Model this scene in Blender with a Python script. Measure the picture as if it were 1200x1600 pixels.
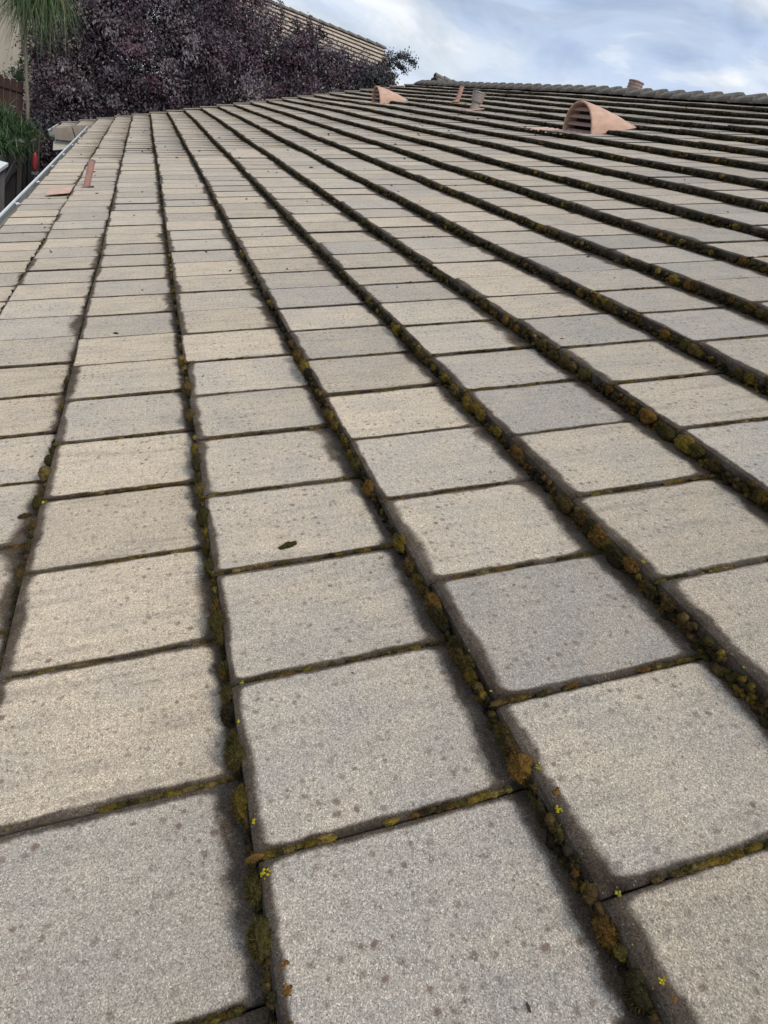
import bpy, math, random
import numpy as np
from mathutils import Matrix, Vector, Euler
random.seed(7); rng = np.random.default_rng(7)
for o in list(bpy.data.objects): bpy.data.objects.remove(o)
S = bpy.context.scene; COL = S.collection

# ------------------------------------------------------------------ frame of the roof
TH = math.radians(22.0)
EXP = 0.42341            # course exposure up the slope
W = 0.33                 # tile width along the course
T = 0.049               # height of a butt edge
OZ = 3.0175
AX = Matrix(((math.cos(TH), 0, -math.sin(TH)), (0, 1, 0), (math.sin(TH), 0, math.cos(TH))))
A4 = Matrix.Translation((0, 0, OZ)) @ AX.to_4x4()
AN = np.array(AX)
def RW(v, u, n): return A4 @ Vector((v, u, n))
def rw(P): return np.asarray(P) @ AN.T + np.array([0, 0, OZ])
U_END, V_RIDGE, V_EAVE = 20.46, 7.605, -2 * EXP

# ------------------------------------------------------------------ camera
cam = bpy.data.cameras.new('camera'); co = bpy.data.objects.new('camera', cam); COL.objects.link(co)
CL = A4 @ Vector((0.5284, 0, 0.9692))
R_ = np.array([[0.915, 0.392, -0.095], [-0.287, 0.798, 0.530], [0.284, -0.457, 0.843]])
def cam_rot(a, b, c):
    ca, sa, cb, sb, cc, sc = math.cos(a), math.sin(a), math.cos(b), math.sin(b), math.cos(c), math.sin(c)
    X = Matrix(((1, 0, 0), (0, ca, -sa), (0, sa, ca))); Y = Matrix(((cb, 0, sb), (0, 1, 0), (-sb, 0, cb)))
    Z = Matrix(((cc, -sc, 0), (sc, cc, 0), (0, 0, 1))); return Z @ X @ Y
M = AX @ cam_rot(-0.6074, 0.0972, -0.2364)      # columns: right, forward, up
B = Matrix((M.col[0], M.col[2], -M.col[1])).transposed()
co.matrix_world = Matrix.Translation(CL) @ B.to_4x4()
cam.sensor_fit = 'VERTICAL'; cam.sensor_height = 36.0; cam.sensor_width = 27.0
FPX = 1043.7
cam.lens = 36.0 * FPX / 1600.0
cam.clip_start = 0.05; cam.clip_end = 3000
S.camera = co
S.render.resolution_x = 768; S.render.resolution_y = 1024

# ------------------------------------------------------------------ sky, sun, exposure
SUN_EL, SUN_AZ = math.radians(46), math.radians(160)    # azimuth from +Y clockwise
world = bpy.data.worlds.new('World'); S.world = world; world.use_nodes = True
wt = world.node_tree; wt.nodes.clear()
def N(t, kind, **kw):
    n = t.nodes.new(kind)
    for k, v in kw.items():
        if k.startswith('i_'):
            key = k[2:]; n.inputs[int(key) if key.isdigit() else key.replace('_', ' ')].default_value = v
        else: setattr(n, k, v)
    return n
def L(t, a, b): t.links.new(a, b)
def ramp(t, src, pts, interp='EASE'):
    r = N(t, 'ShaderNodeValToRGB'); e = r.color_ramp.elements; r.color_ramp.interpolation = interp
    while len(e) > 1: e.remove(e[-1])
    e[0].position = pts[0][0]; e[0].color = (*pts[0][1], 1) if hasattr(pts[0][1], '__len__') else (pts[0][1],) * 3 + (1,)
    for p, c in pts[1:]:
        q = e.new(p); q.color = (*c, 1) if hasattr(c, '__len__') else (c,) * 3 + (1,)
    L(t, src, r.inputs[0]); return r.outputs[0]
def math_(t, op, a, b=None, c=None, clamp=False):
    m = N(t, 'ShaderNodeMath', operation=op, use_clamp=clamp)
    for i, x in enumerate((a, b, c)):
        if x is None: continue
        if hasattr(x, 'is_output'): L(t, x, m.inputs[i])
        else: m.inputs[i].default_value = x
    return m.outputs[0]
def mix(t, f, a, b, blend='MIX'):
    m = N(t, 'ShaderNodeMix', data_type='RGBA', blend_type=blend)
    for i, x in ((0, f), (6, a), (7, b)):
        if hasattr(x, 'is_output'): L(t, x, m.inputs[i])
        elif i == 0: m.inputs[0].default_value = x
        else: m.inputs[i].default_value = (*x, 1) if len(x) == 3 else x
    return m.outputs[2]

wo = N(wt, 'ShaderNodeOutputWorld'); bg = N(wt, 'ShaderNodeBackground'); bg.inputs[1].default_value = 0.1
sk = N(wt, 'ShaderNodeTexSky', sky_type='NISHITA', sun_disc=False, sun_elevation=SUN_EL, sun_rotation=SUN_AZ)
tc = N(wt, 'ShaderNodeTexCoord')
mp = N(wt, 'ShaderNodeMapping'); mp.inputs['Scale'].default_value = (2.2, 2.2, 6.5); mp.inputs['Rotation'].default_value = (0, math.radians(-8), 0)
mp.inputs['Location'].default_value = (0.35, 0.1, 0.25)
L(wt, tc.outputs['Generated'], mp.inputs[0])
n1 = N(wt, 'ShaderNodeTexNoise', i_Scale=1.7, i_Detail=8.0, i_Roughness=0.55, i_Distortion=0.5); L(wt, mp.outputs[0], n1.inputs[0])
n2 = N(wt, 'ShaderNodeTexNoise', i_Scale=2.7, i_Detail=6.0, i_Roughness=0.5, i_Distortion=0.9); L(wt, mp.outputs[0], n2.inputs[0])
cl = ramp(wt, n1.outputs[0], [(0.34, (4.6, 5.8, 8.0)), (0.44, (5.6, 6.7, 8.6)), (0.51, (7.2, 8.0, 9.2)), (0.60, (9.4, 9.7, 10.1))])
cl2 = ramp(wt, n2.outputs[0], [(0.3, 0.88), (0.7, 1.1)])
cloud = mix(wt, 1.0, cl, cl2, 'MULTIPLY')
sep = N(wt, 'ShaderNodeSeparateXYZ'); L(wt, tc.outputs['Generated'], sep.inputs[0])
low = math_(wt, 'MULTIPLY_ADD', sep.outputs[2], -7.5, 1.25, clamp=True)          # paler band over the horizon
cloud = mix(wt, math_(wt, 'MULTIPLY', low, 0.75), cloud, (9.0, 9.6, 10.2))
fac = ramp(wt, n2.outputs[0], [(0.25, 0.82), (0.5, 0.94)])
skyc = mix(wt, fac, sk.outputs[0], cloud)
L(wt, skyc, bg.inputs[0]); L(wt, bg.outputs[0], wo.inputs[0])
sun = bpy.data.lights.new('sun', 'SUN'); sun.energy = 2.0; sun.angle = math.radians(13); sun.color = (1, 0.93, 0.82)
so = bpy.data.objects.new('sun', sun); COL.objects.link(so)
sd = Vector((math.sin(SUN_AZ) * math.cos(SUN_EL), math.cos(SUN_AZ) * math.cos(SUN_EL), math.sin(SUN_EL)))
so.rotation_euler = sd.to_track_quat('Z', 'Y').to_euler()
S.view_settings.view_transform = 'Standard'; S.view_settings.look = 'None'
S.view_settings.exposure = 0.0; S.view_settings.gamma = 1.0; S.view_settings.use_curve_mapping = False

# ------------------------------------------------------------------ materials
def newmat(name):
    m = bpy.data.materials.new(name); m.use_nodes = True; t = m.node_tree; b = t.nodes['Principled BSDF']
    return m, t, b
def plain(name, col, rough=0.7, var=0.15, scale=8.0, bump=0.0, bscale=60.0, metal=0.0, streak=None):
    m, t, b = newmat(name); g = N(t, 'ShaderNodeTexCoord')
    mp = N(t, 'ShaderNodeMapping'); L(t, g.outputs['Object'], mp.inputs[0])
    if streak: mp.inputs['Scale'].default_value = streak
    n = N(t, 'ShaderNodeTexNoise', i_Scale=scale, i_Detail=6.0, i_Roughness=0.6); L(t, mp.outputs[0], n.inputs[0])
    k = ramp(t, n.outputs[0], [(0.25, 1 - var), (0.75, 1 + var)], 'LINEAR')
    c = mix(t, 1.0, (*col,), k, 'MULTIPLY'); L(t, c, b.inputs['Base Color'])
    b.inputs['Roughness'].default_value = rough; b.inputs['Metallic'].default_value = metal
    if bump:
        n2 = N(t, 'ShaderNodeTexNoise', i_Scale=bscale, i_Detail=4.0); L(t, mp.outputs[0], n2.inputs[0])
        bp = N(t, 'ShaderNodeBump', i_Strength=bump, i_Distance=0.01); L(t, n2.outputs[0], bp.inputs['Height']); L(t, bp.outputs[0], b.inputs['Normal'])
    return m
def attrmat(name, attr='tint', rough=0.9, noise=0.0, scale=300.0, spec=0.3, bump=0.0, trans=0.0):
    m, t, b = newmat(name); a = N(t, 'ShaderNodeAttribute', attribute_name=attr); c = a.outputs['Color']
    if noise:
        g = N(t, 'ShaderNodeTexCoord'); n = N(t, 'ShaderNodeTexNoise', i_Scale=scale, i_Detail=3.0, i_Roughness=0.7); L(t, g.outputs['Object'], n.inputs[0])
        k = ramp(t, n.outputs[0], [(0.3, 1 - noise), (0.7, 1 + noise)], 'LINEAR'); c = mix(t, 1.0, c, k, 'MULTIPLY')
        if bump:
            bp = N(t, 'ShaderNodeBump', i_Strength=bump, i_Distance=0.004); L(t, n.outputs[0], bp.inputs['Height']); L(t, bp.outputs[0], b.inputs['Normal'])
    L(t, c, b.inputs['Base Color']); b.inputs['Roughness'].default_value = rough; b.inputs['Specular IOR Level'].default_value = spec
    return m

def tile_material():
    m, t, b = newmat('weathered_concrete_tile')
    uv = N(t, 'ShaderNodeUVMap', uv_map='UVMap'); sp = N(t, 'ShaderNodeSeparateXYZ'); L(t, uv.outputs[0], sp.inputs[0])
    a, bb = sp.outputs[0], sp.outputs[1]
    at = N(t, 'ShaderNodeAttribute', attribute_name='rnd'); oi = N(t, 'ShaderNodeObjectInfo')
    rnd = math_(t, 'FRACT', math_(t, 'ADD', at.outputs['Fac'], oi.outputs['Random']))
    off = N(t, 'ShaderNodeCombineXYZ'); L(t, math_(t, 'MULTIPLY', math_(t, 'FRACT', math_(t, 'MULTIPLY', rnd, 17.3)), 43.0), off.inputs[1]); L(t, math_(t, 'MULTIPLY', rnd, 31.0), off.inputs[0])
    vec = N(t, 'ShaderNodeVectorMath', operation='ADD'); L(t, uv.outputs[0], vec.inputs[0]); L(t, off.outputs[0], vec.inputs[1]); V = vec.outputs[0]
    def noise(s, d=4.0, r=0.6, dist=0.0):
        n = N(t, 'ShaderNodeTexNoise', noise_dimensions='2D', i_Scale=s, i_Detail=d, i_Roughness=r, i_Distortion=dist); L(t, V, n.inputs[0]); return n.outputs[0]
    # body colour: warm buff to blue grey, from tile to tile and in soft clouds on each tile
    wn = N(t, 'ShaderNodeTexWhiteNoise', noise_dimensions='1D'); L(t, math_(t, 'MULTIPLY', rnd, 991.0), wn.inputs['W'])
    wn2 = N(t, 'ShaderNodeTexWhiteNoise', noise_dimensions='1D'); L(t, math_(t, 'MULTIPLY', rnd, 577.0), wn2.inputs['W'])
    f = math_(t, 'MULTIPLY_ADD', noise(7.0, 3.0, 0.5), 1.5, -0.75)
    f = math_(t, 'ADD', f, math_(t, 'MULTIPLY_ADD', wn.outputs[0], 1.0, 0.05), clamp=True)
    col = mix(t, f, (0.412, 0.370, 0.318), (0.530, 0.447, 0.342))
    br = math_(t, 'MULTIPLY_ADD', wn2.outputs[0], 0.20, 0.89)
    lin = N(t, 'ShaderNodeMapping'); lin.inputs['Scale'].default_value = (60, 2.5, 1); L(t, V, lin.inputs[0])
    ln = N(t, 'ShaderNodeTexNoise', i_Scale=1.0, i_Detail=3.0); L(t, lin.outputs[0], ln.inputs[0])
    br = math_(t, 'MULTIPLY', br, ramp(t, ln.outputs[0], [(0.3, 0.93), (0.7, 1.06)], 'LINEAR'))
    brc = N(t, 'ShaderNodeCombineColor'); [L(t, br, brc.inputs[i]) for i in range(3)]
    col = mix(t, 1.0, col, brc.outputs[0], 'MULTIPLY')
    # sand grains
    vo = N(t, 'ShaderNodeTexVoronoi', voronoi_dimensions='2D', i_Scale=680.0); L(t, V, vo.inputs[0])
    gsep = N(t, 'ShaderNodeSeparateColor'); L(t, vo.outputs['Color'], gsep.inputs[0])
    grain = ramp(t, gsep.outputs[0], [(0.0, 0.50), (0.3, 0.83), (0.65, 1.04), (0.9, 1.30), (1.0, 1.8)], 'LINEAR')
    col = mix(t, 1.0, col, grain, 'MULTIPLY')
    vo2 = N(t, 'ShaderNodeTexVoronoi', voronoi_dimensions='2D', i_Scale=300.0); L(t, V, vo2.inputs[0])
    g2 = N(t, 'ShaderNodeSeparateColor'); L(t, vo2.outputs['Color'], g2.inputs[0])
    chip = math_(t, 'MULTIPLY', math_(t, 'GREATER_THAN', g2.outputs[0], 0.986), math_(t, 'LESS_THAN', vo2.outputs['Distance'], 0.36))
    chip2 = math_(t, 'MULTIPLY', math_(t, 'LESS_THAN', g2.outputs[0], 0.03), math_(t, 'LESS_THAN', vo2.outputs['Distance'], 0.36))
    # stains with a shape of their own: specks and dark lichen spots
    def spots(scale, keep, size, soft):
        v = N(t, 'ShaderNodeTexVoronoi', voronoi_dimensions='2D', i_Scale=scale, i_Randomness=1.0); L(t, V, v.inputs[0])
        s = N(t, 'ShaderNodeSeparateColor'); L(t, v.outputs['Color'], s.inputs[0])
        k = math_(t, 'GREATER_THAN', s.outputs[1], 1 - keep)
        r = math_(t, 'MULTIPLY_ADD', s.outputs[2], size * 0.7, size * 0.5)
        dd = math_(t, 'ADD', v.outputs['Distance'], math_(t, 'MULTIPLY_ADD', noise(150.0, 4.0, 0.7), soft * 2.6, -soft * 1.3))
        q = math_(t, 'MULTIPLY', math_(t, 'DIVIDE', math_(t, 'SUBTRACT', r, dd), soft, clamp=True), math_(t, 'MULTIPLY_ADD', s.outputs[0], 0.9, 0.3), clamp=True)
        return math_(t, 'MULTIPLY', q, k), s.outputs[0]
    s1, h1 = spots(44.0, 0.62, 0.30, 0.20); s2, h2 = spots(95.0, 0.22, 0.33, 0.20)
    dens = ramp(t, noise(5.0, 2.0), [(0.3, 0.3), (0.65, 1.0)])
    spotc = mix(t, h1, (0.085, 0.078, 0.062), (0.16, 0.09, 0.055))
    dsp = N(t, 'ShaderNodeSeparateColor'); L(t, dens, dsp.inputs[0]); dn = dsp.outputs[0]
    col = mix(t, math_(t, 'MULTIPLY', math_(t, 'MULTIPLY', s1, dn), 0.80), col, spotc)
    col = mix(t, math_(t, 'MULTIPLY', s2, 0.5), col, (0.09, 0.08, 0.065))
    # dark algae border: wide under the next course, narrower at butt and side joints, with rounded corners
    run = N(t, 'ShaderNodeMapping'); run.inputs['Scale'].default_value = (26, 3.2, 1); L(t, V, run.inputs[0])
    rn = N(t, 'ShaderNodeTexNoise', noise_dimensions='2D', i_Scale=1.0, i_Detail=4.0, i_Roughness=0.6); L(t, run.outputs[0], rn.inputs[0])
    rr_ = ramp(t, rn.outputs[0], [(0.50, 0.0), (0.72, 1.0)]); rrs = N(t, 'ShaderNodeSeparateColor'); L(t, rr_, rrs.inputs[0])
    col = mix(t, math_(t, 'MULTIPLY', rrs.outputs[0], math_(t, 'MULTIPLY_ADD', wn.outputs[0], 0.28, 0.04)), col, (0.15, 0.125, 0.10))
    wob = math_(t, 'MULTIPLY_ADD', noise(12.0, 4.0, 0.55, 0.4), 1.7, -0.85)
    wob = math_(t, 'ADD', wob, math_(t, 'MULTIPLY_ADD', noise(110.0, 3.0), 0.26, -0.13))
    vary = math_(t, 'MULTIPLY_ADD', noise(3.0, 1.0), 1.3, 0.35)
    hs = []
    for q in (313.0, 727.0, 163.0, 449.0):
        w_ = N(t, 'ShaderNodeTexWhiteNoise', noise_dimensions='1D'); L(t, math_(t, 'MULTIPLY', rnd, q), w_.inputs['W']); hs.append(math_(t, 'MULTIPLY_ADD', w_.outputs[0], 1.0, 0.45))
    sa = math_(t, 'MINIMUM', math_(t, 'DIVIDE', a, math_(t, 'MULTIPLY_ADD', hs[0], 0.0055, 0.0066)), math_(t, 'DIVIDE', math_(t, 'SUBTRACT', W, a), math_(t, 'MULTIPLY_ADD', hs[1], 0.0055, 0.0066)))
    sa = math_(t, 'DIVIDE', sa, math_(t, 'MULTIPLY_ADD', vary, 0.5, 0.55))
    sl = math_(t, 'DIVIDE', bb, math_(t, 'MULTIPLY', math_(t, 'MULTIPLY', vary, hs[2]), 0.022))
    sr = math_(t, 'DIVIDE', math_(t, 'SUBTRACT', EXP, bb), math_(t, 'MULTIPLY', math_(t, 'MULTIPLY_ADD', hs[3], 0.6, 0.4), math_(t, 'MULTIPLY', vary, 0.044)))
    sb = math_(t, 'MINIMUM', sl, sr)
    ra = math_(t, 'MAXIMUM', math_(t, 'SUBTRACT', 1.9, sa), 0.0); rb = math_(t, 'MAXIMUM', math_(t, 'SUBTRACT', 1.9, sb), 0.0)
    d = math_(t, 'SQRT', math_(t, 'ADD', math_(t, 'MULTIPLY', ra, ra), math_(t, 'MULTIPLY', rb, rb)))
    d = math_(t, 'ADD', d, math_(t, 'MULTIPLY', wob, 0.6))
    st = N(t, 'ShaderNodeMapRange', interpolation_type='SMOOTHSTEP'); L(t, d, st.inputs[0]); st.inputs[1].default_value = 0.60; st.inputs[2].default_value = 1.20
    stain = math_(t, 'MULTIPLY', st.outputs[0], math_(t, 'MULTIPLY_ADD', noise(9.0, 3.0), 0.35, 0.74), clamp=True)
    deep = N(t, 'ShaderNodeMapRange', interpolation_type='SMOOTHSTEP'); L(t, d, deep.inputs[0]); deep.inputs[1].default_value = 1.1; deep.inputs[2].default_value = 2.1
    stc = mix(t, deep.outputs[0], (0.066, 0.048, 0.035), (0.024, 0.017, 0.012))
    stc = mix(t, 1.0, stc, grain, 'MULTIPLY')
    rust = ramp(t, noise(38.0, 4.0, 0.7), [(0.60, 0.0), (0.72, 1.0)])
    rs = N(t, 'ShaderNodeSeparateColor'); L(t, rust, rs.inputs[0])
    stc = mix(t, math_(t, 'MULTIPLY', rs.outputs[0], 0.55), stc, (0.15, 0.085, 0.03))
    col = mix(t, stain, col, stc)
    col = mix(t, math_(t, 'MULTIPLY', chip, math_(t, 'MULTIPLY_ADD', stain, -0.72, 0.85)), col, (0.70, 0.68, 0.62))
    col = mix(t, math_(t, 'MULTIPLY', chip2, 0.55), col, (0.05, 0.045, 0.04))
    L(t, col, b.inputs['Base Color'])
    b.inputs['Roughness'].default_value = 0.72; L(t, math_(t, 'MULTIPLY_ADD', stain, -0.36, 0.42), b.inputs['Specular IOR Level']); b.inputs['Diffuse Roughness'].default_value = 1.0
    hh = math_(t, 'ADD', math_(t, 'MULTIPLY', gsep.outputs[0], 0.0012), math_(t, 'MULTIPLY', noise(60.0, 5.0), 0.004))
    bp = N(t, 'ShaderNodeBump', i_Strength=0.7, i_Distance=1.0); L(t, hh, bp.inputs['Height']); L(t, bp.outputs[0], b.inputs['Normal'])
    return m
MT = tile_material()
M_MOSS = attrmat('moss', rough=1.0, noise=0.55, scale=420.0, spec=0.1, bump=0.9)
M_LICHEN = attrmat('lichen', rough=1.0, noise=0.35, scale=700.0, spec=0.1, bump=0.6)
M_LEAF = attrmat('purple_leaf', rough=0.55, spec=0.35)
M_GREEN = attrmat('green_blade', rough=0.55, spec=0.4)
M_BARK = plain('bark', (0.10, 0.075, 0.06), 0.95, 0.35, 20, 0.6, 40)
M_PALEBARK = plain('pale_trunk', (0.21, 0.185, 0.14), 0.9, 0.3, 14, 0.5, 40, streak=(1, 1, 4))
M_DECK = plain('roof_underlay', (0.03, 0.027, 0.025), 0.95)
M_RIDGE = plain('ridge_concrete', (0.150, 0.134, 0.116), 0.9, 0.45, 9, 0.5, 120)
M_RAKE = plain('rake_concrete', (0.285, 0.245, 0.205), 0.9, 0.2, 9, 0.4, 120)
M_CREAM = plain('cream_painted_wood', (0.66, 0.63, 0.55), 0.6, 0.1, 12, 0.15, 60)
M_GUT = plain('gutter_inside', (0.40, 0.41, 0.38), 0.6, 0.3, 6, 0.2, 30, streak=(1, 0.4, 3))
M_LIP = plain('gutter_lip', (0.72, 0.76, 0.78), 0.45, 0.1, 5)
M_STUCCO = plain('beige_stucco', (0.46, 0.41, 0.34), 0.95, 0.08, 3, 0.4, 70)
M_PINK = plain('salmon_painted_metal', (0.54, 0.345, 0.255), 0.7, 0.22, 7, 0.25, 50, streak=(1, 2.5, 2.5))
M_PINKD = plain('dusty_painted_pipe', (0.44, 0.245, 0.20), 0.7, 0.22, 22, 0.2, 80)
M_FLASH = plain('salmon_flashing', (0.60, 0.39, 0.30), 0.7, 0.3, 14, 0.2, 40)
M_VGREY = plain('vent_grey_brown', (0.30, 0.255, 0.225), 0.65, 0.2, 25, 0.2, 80)
M_RV = plain('ridge_vent_brown', (0.33, 0.215, 0.18), 0.75, 0.25, 20, 0.2, 80)
M_LOUV = plain('vent_louver_paint', (0.27, 0.175, 0.15), 0.75, 0.25, 15, 0.2, 60)
M_DARK = plain('vent_dark', (0.02, 0.02, 0.022), 0.8)
M_DFENCE = plain('weathered_dark_wood', (0.050, 0.045, 0.045), 0.9, 0.4, 5, 0.4, 60, streak=(14, 14, 1))
M_BFENCE = plain('brown_stained_wood', (0.055, 0.027, 0.020), 0.85, 0.35, 5, 0.4, 60, streak=(14, 14, 1))
M_SOIL = plain('soil', (0.07, 0.058, 0.045), 1.0, 0.3, 2, 0.6, 12)
M_WHITE = plain('white_lid', (0.74, 0.77, 0.76), 0.5, 0.06, 6)
M_GREYW = plain('grey_ribbed_wall', (0.17, 0.16, 0.17), 0.8, 0.2, 6, streak=(8, 8, 1))
M_RED = plain('red_plastic', (0.50, 0.06, 0.09), 0.5, 0.1)
M_BLACK = plain('black_plastic', (0.02, 0.02, 0.025), 0.5, 0.1)
M_GREY = plain('grey_metal', (0.35, 0.35, 0.36), 0.5, 0.15)
M_GRIT = plain('pale_grit', (0.62, 0.6, 0.56), 0.8, 0.2, 50)
M_DEBRIS = plain('dark_debris', (0.045, 0.034, 0.024), 0.95, 0.3, 80)

# ------------------------------------------------------------------ mesh helpers
WM = {}
def put(o, mw=None, parent=None):
    mw = mw or Matrix.Identity(4); WM[o.name] = mw
    COL.objects.link(o)
    if parent: o.parent = parent; o.matrix_local = WM[parent.name].inverted() @ mw
    else: o.matrix_local = mw
    return o
def tag(o, label=None, cat=None, group=None, kind=None):
    for k, v in (('label', label), ('category', cat), ('group', group), ('kind', kind)):
        if v: o[k] = v
    return o
def empty(name, loc=(0, 0, 0), parent=None, mw=None):
    o = bpy.data.objects.new(name, None); o.empty_display_size = 0.1
    return put(o, mw or Matrix.Translation(loc), parent)
def mesh_np(name, V, F, mat, tint=None, smooth=False):
    """V (n,3), F (m,k) equal sized faces or list of such arrays; tint (n,3)"""
    me = bpy.data.meshes.new(name); V = np.asarray(V, dtype=np.float32)
    Fs = F if isinstance(F, list) else [F]
    Fs = [np.asarray(f, dtype=np.int32) for f in Fs if len(f)]
    tot = np.concatenate([np.full(len(f), f.shape[1]) for f in Fs]); idx = np.concatenate([f.ravel() for f in Fs])
    me.vertices.add(len(V)); me.vertices.foreach_set('co', V.ravel())
    me.loops.add(len(idx)); me.loops.foreach_set('vertex_index', idx)
    me.polygons.add(len(tot)); st = np.concatenate([[0], np.cumsum(tot)[:-1]])
    me.polygons.foreach_set('loop_start', st.astype(np.int32)); me.polygons.foreach_set('loop_total', tot.astype(np.int32))
    if smooth: me.polygons.foreach_set('use_smooth', np.ones(len(tot), dtype=bool))
    if tint is not None:
        a = me.attributes.new('tint', 'FLOAT_COLOR', 'POINT'); c = np.ones((len(V), 4), dtype=np.float32); c[:, :3] = tint
        a.data.foreach_set('color', c.ravel())
    me.update(calc_edges=True); me.materials.append(mat); return me
def obj(name, me, parent=None, mw=None): return put(bpy.data.objects.new(name, me), mw, parent)
class MB:
    def __init__(s): s.v = []; s.f = []; s.sm = False
    def box(s, c, d, rot=None):
        n = len(s.v); R3 = rot or Matrix.Identity(3)
        for x in (-1, 1):
            for y in (-1, 1):
                for z in (-1, 1): s.v.append(tuple(Vector(c) + R3 @ Vector((x * d[0] / 2, y * d[1] / 2, z * d[2] / 2))))
        for f in ((0, 1, 3, 2), (4, 6, 7, 5), (0, 4, 5, 1), (2, 3, 7, 6), (0, 2, 6, 4), (1, 5, 7, 3)): s.f.append(tuple(n + i for i in f))
        return s
    def tube(s, pts, rad, seg=8, cap=True):
        pts = [Vector(p) for p in pts]; rad = rad if hasattr(rad, '__len__') else [rad] * len(pts); n = len(s.v)
        up = Vector((0, 0, 1))
        for i, p in enumerate(pts):
            d = (pts[min(i + 1, len(pts) - 1)] - pts[max(i - 1, 0)]).normalized()
            a = d.cross(up) if abs(d.z) < 0.95 else d.cross(Vector((1, 0, 0))); a.normalize(); b = d.cross(a)
            for k in range(seg):
                t = 2 * math.pi * k / seg; s.v.append(tuple(p + rad[i] * (math.cos(t) * a + math.sin(t) * b)))
        for i in range(len(pts) - 1):
            for k in range(seg):
                k2 = (k + 1) % seg; s.f.append((n + i * seg + k, n + i * seg + k2, n + (i + 1) * seg + k2, n + (i + 1) * seg + k))
        if cap: s.f.append(tuple(n + k for k in range(seg))[::-1]); s.f.append(tuple(n + (len(pts) - 1) * seg + k for k in range(seg)))
        return s
    def poly(s, pts): n = len(s.v); s.v += [tuple(p) for p in pts]; s.f.append(tuple(range(n, n + len(pts)))); return s
    def prism(s, prof, a, b):
        """extrude closed profile: functions a/b map a profile point to 3d at the two ends"""
        n = len(s.v); m = len(prof); s.v += [tuple(a(*p)) for p in prof] + [tuple(b(*p)) for p in prof]
        for i in range(m): j = (i + 1) % m; s.f.append((n + i, n + j, n + m + j, n + m + i))
        s.f.append(tuple(range(n, n + m))[::-1]); s.f.append(tuple(range(n + m, n + 2 * m))); return s
    def mesh(s, name, mat, smooth=False):
        me = bpy.data.meshes.new(name); me.from_pydata(s.v, [], s.f); me.materials.append(mat); me.validate()
        import bmesh
        bm = bmesh.new(); bm.from_mesh(me); bmesh.ops.recalc_face_normals(bm, faces=bm.faces); bm.to_mesh(me); bm.free()
        if smooth:
            for p in me.polygons: p.use_smooth = True
        return me
    def build(s, name, mat, parent=None, mw=None, smooth=False): return obj(name, s.mesh(name, mat, smooth), parent, mw)

# ------------------------------------------------------------------ ground
tag(MB().poly([(-700, -300, 0), (900, -300, 0), (900, 1500, 0), (-700, 1500, 0)]).build('ground', M_SOIL), kind='structure')
bank = MB(); xs = [-2.42, -2.7, -3.4, -5, -9, -30]; zs = [1.1, 1.5, 1.9, 2.2, 2.4, 2.6]
for i in range(5):
    for j in range(24):
        y0, y1 = 4 + j, 5 + j
        q = lambda x, z, y: (x, y, z + 0.08 * math.sin(3 * x + 2.1 * y) + 0.05 * math.sin(5.3 * y))
        bank.poly([q(xs[i], zs[i], y0), q(xs[i + 1], zs[i + 1], y0), q(xs[i + 1], zs[i + 1], y1), q(xs[i], zs[i], y1)])
for j in range(24):
    bank.poly([(xs[0], 4 + j, -0.1), (xs[0], 4 + j, 1.25), (xs[0], 5 + j, 1.25), (xs[0], 5 + j, -0.1)])
tag(bank.build('bank', M_SOIL), kind='structure')

# ------------------------------------------------------------------ the house with the tiled roof
house = tag(empty('house', (3.2, 9.5, 0)), 'long low house whose mossy grey concrete tile roof fills the picture', 'house')
ME_ = 0.05
deck = MB()
deck.poly([RW(V_EAVE + 0.03, -2.2, -0.02), RW(V_RIDGE, -2.2, -0.02), RW(V_RIDGE, U_END - 0.02, -0.02), RW(V_EAVE + 0.03, U_END - 0.02, -0.02)])
deck.poly([RW(-4 * EXP + 0.03, 18.32, -0.02), RW(V_EAVE + 0.03, 18.32, -0.02), RW(V_EAVE + 0.03, U_END - 0.02, -0.02), RW(-4 * EXP + 0.03, U_END - 0.02, -0.02)])
rp = RW(V_RIDGE, 0, 0); bx = rp.x + 5.5 * math.cos(TH); bz = rp.z - 5.5 * math.sin(TH)
deck.poly([(rp.x, -2.2, rp.z - 0.02), (bx, -2.2, bz), (bx, U_END - 0.02, bz), (rp.x, U_END - 0.02, rp.z - 0.02)])
roof = deck.build('roof', M_DECK, house)
wall = MB()
wx0, wx1 = -0.25, bx - 0.45
zt0 = OZ + (wx0) * math.tan(TH) - 0.12; zt1 = bz + 0.45 * math.tan(TH) - 0.15
for y0, y1 in ((-1.9, -1.75), (U_END - 0.45, U_END - 0.3)):
    wall.prism([(wx0, 0), (wx1, 0), (wx1, zt1), (rp.x, rp.z - 0.15), (wx0, zt0)], lambda x, z, y=y0: (x, y, z), lambda x, z, y=y1: (x, y, z))
wall.box((wx0 + 0.07, 9.1, zt0 / 2), (0.14, 21.3, zt0)); wall.box((wx1 - 0.07, 9.1, zt1 / 2), (0.14, 21.3, zt1))
wall.box((-0.8, 19.35, 1.0), (1.1, 1.5, 2.0))
wall.build('wall', M_STUCCO, house)

def warp(v, u):
    v = np.asarray(v, dtype=float); u = np.asarray(u, dtype=float)
    dn = 0.004 * np.sin(0.8 * u + 0.6 * v) + 0.0025 * np.sin(1.9 * u + 1.3 * v + 1.0) + 0.006 * np.sin(0.43 * u + 2.0)
    k = np.clip(u / 3.0, 0.15, 1.0)
    dv = (0.005 * np.sin(0.75 * u + 2.1 * v) + 0.0012 * np.sin(2.9 * u + 5.0 * v)) * k * np.clip(0.35 + v * 0.5, 0.2, 1)
    return dv, dn * k
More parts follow.
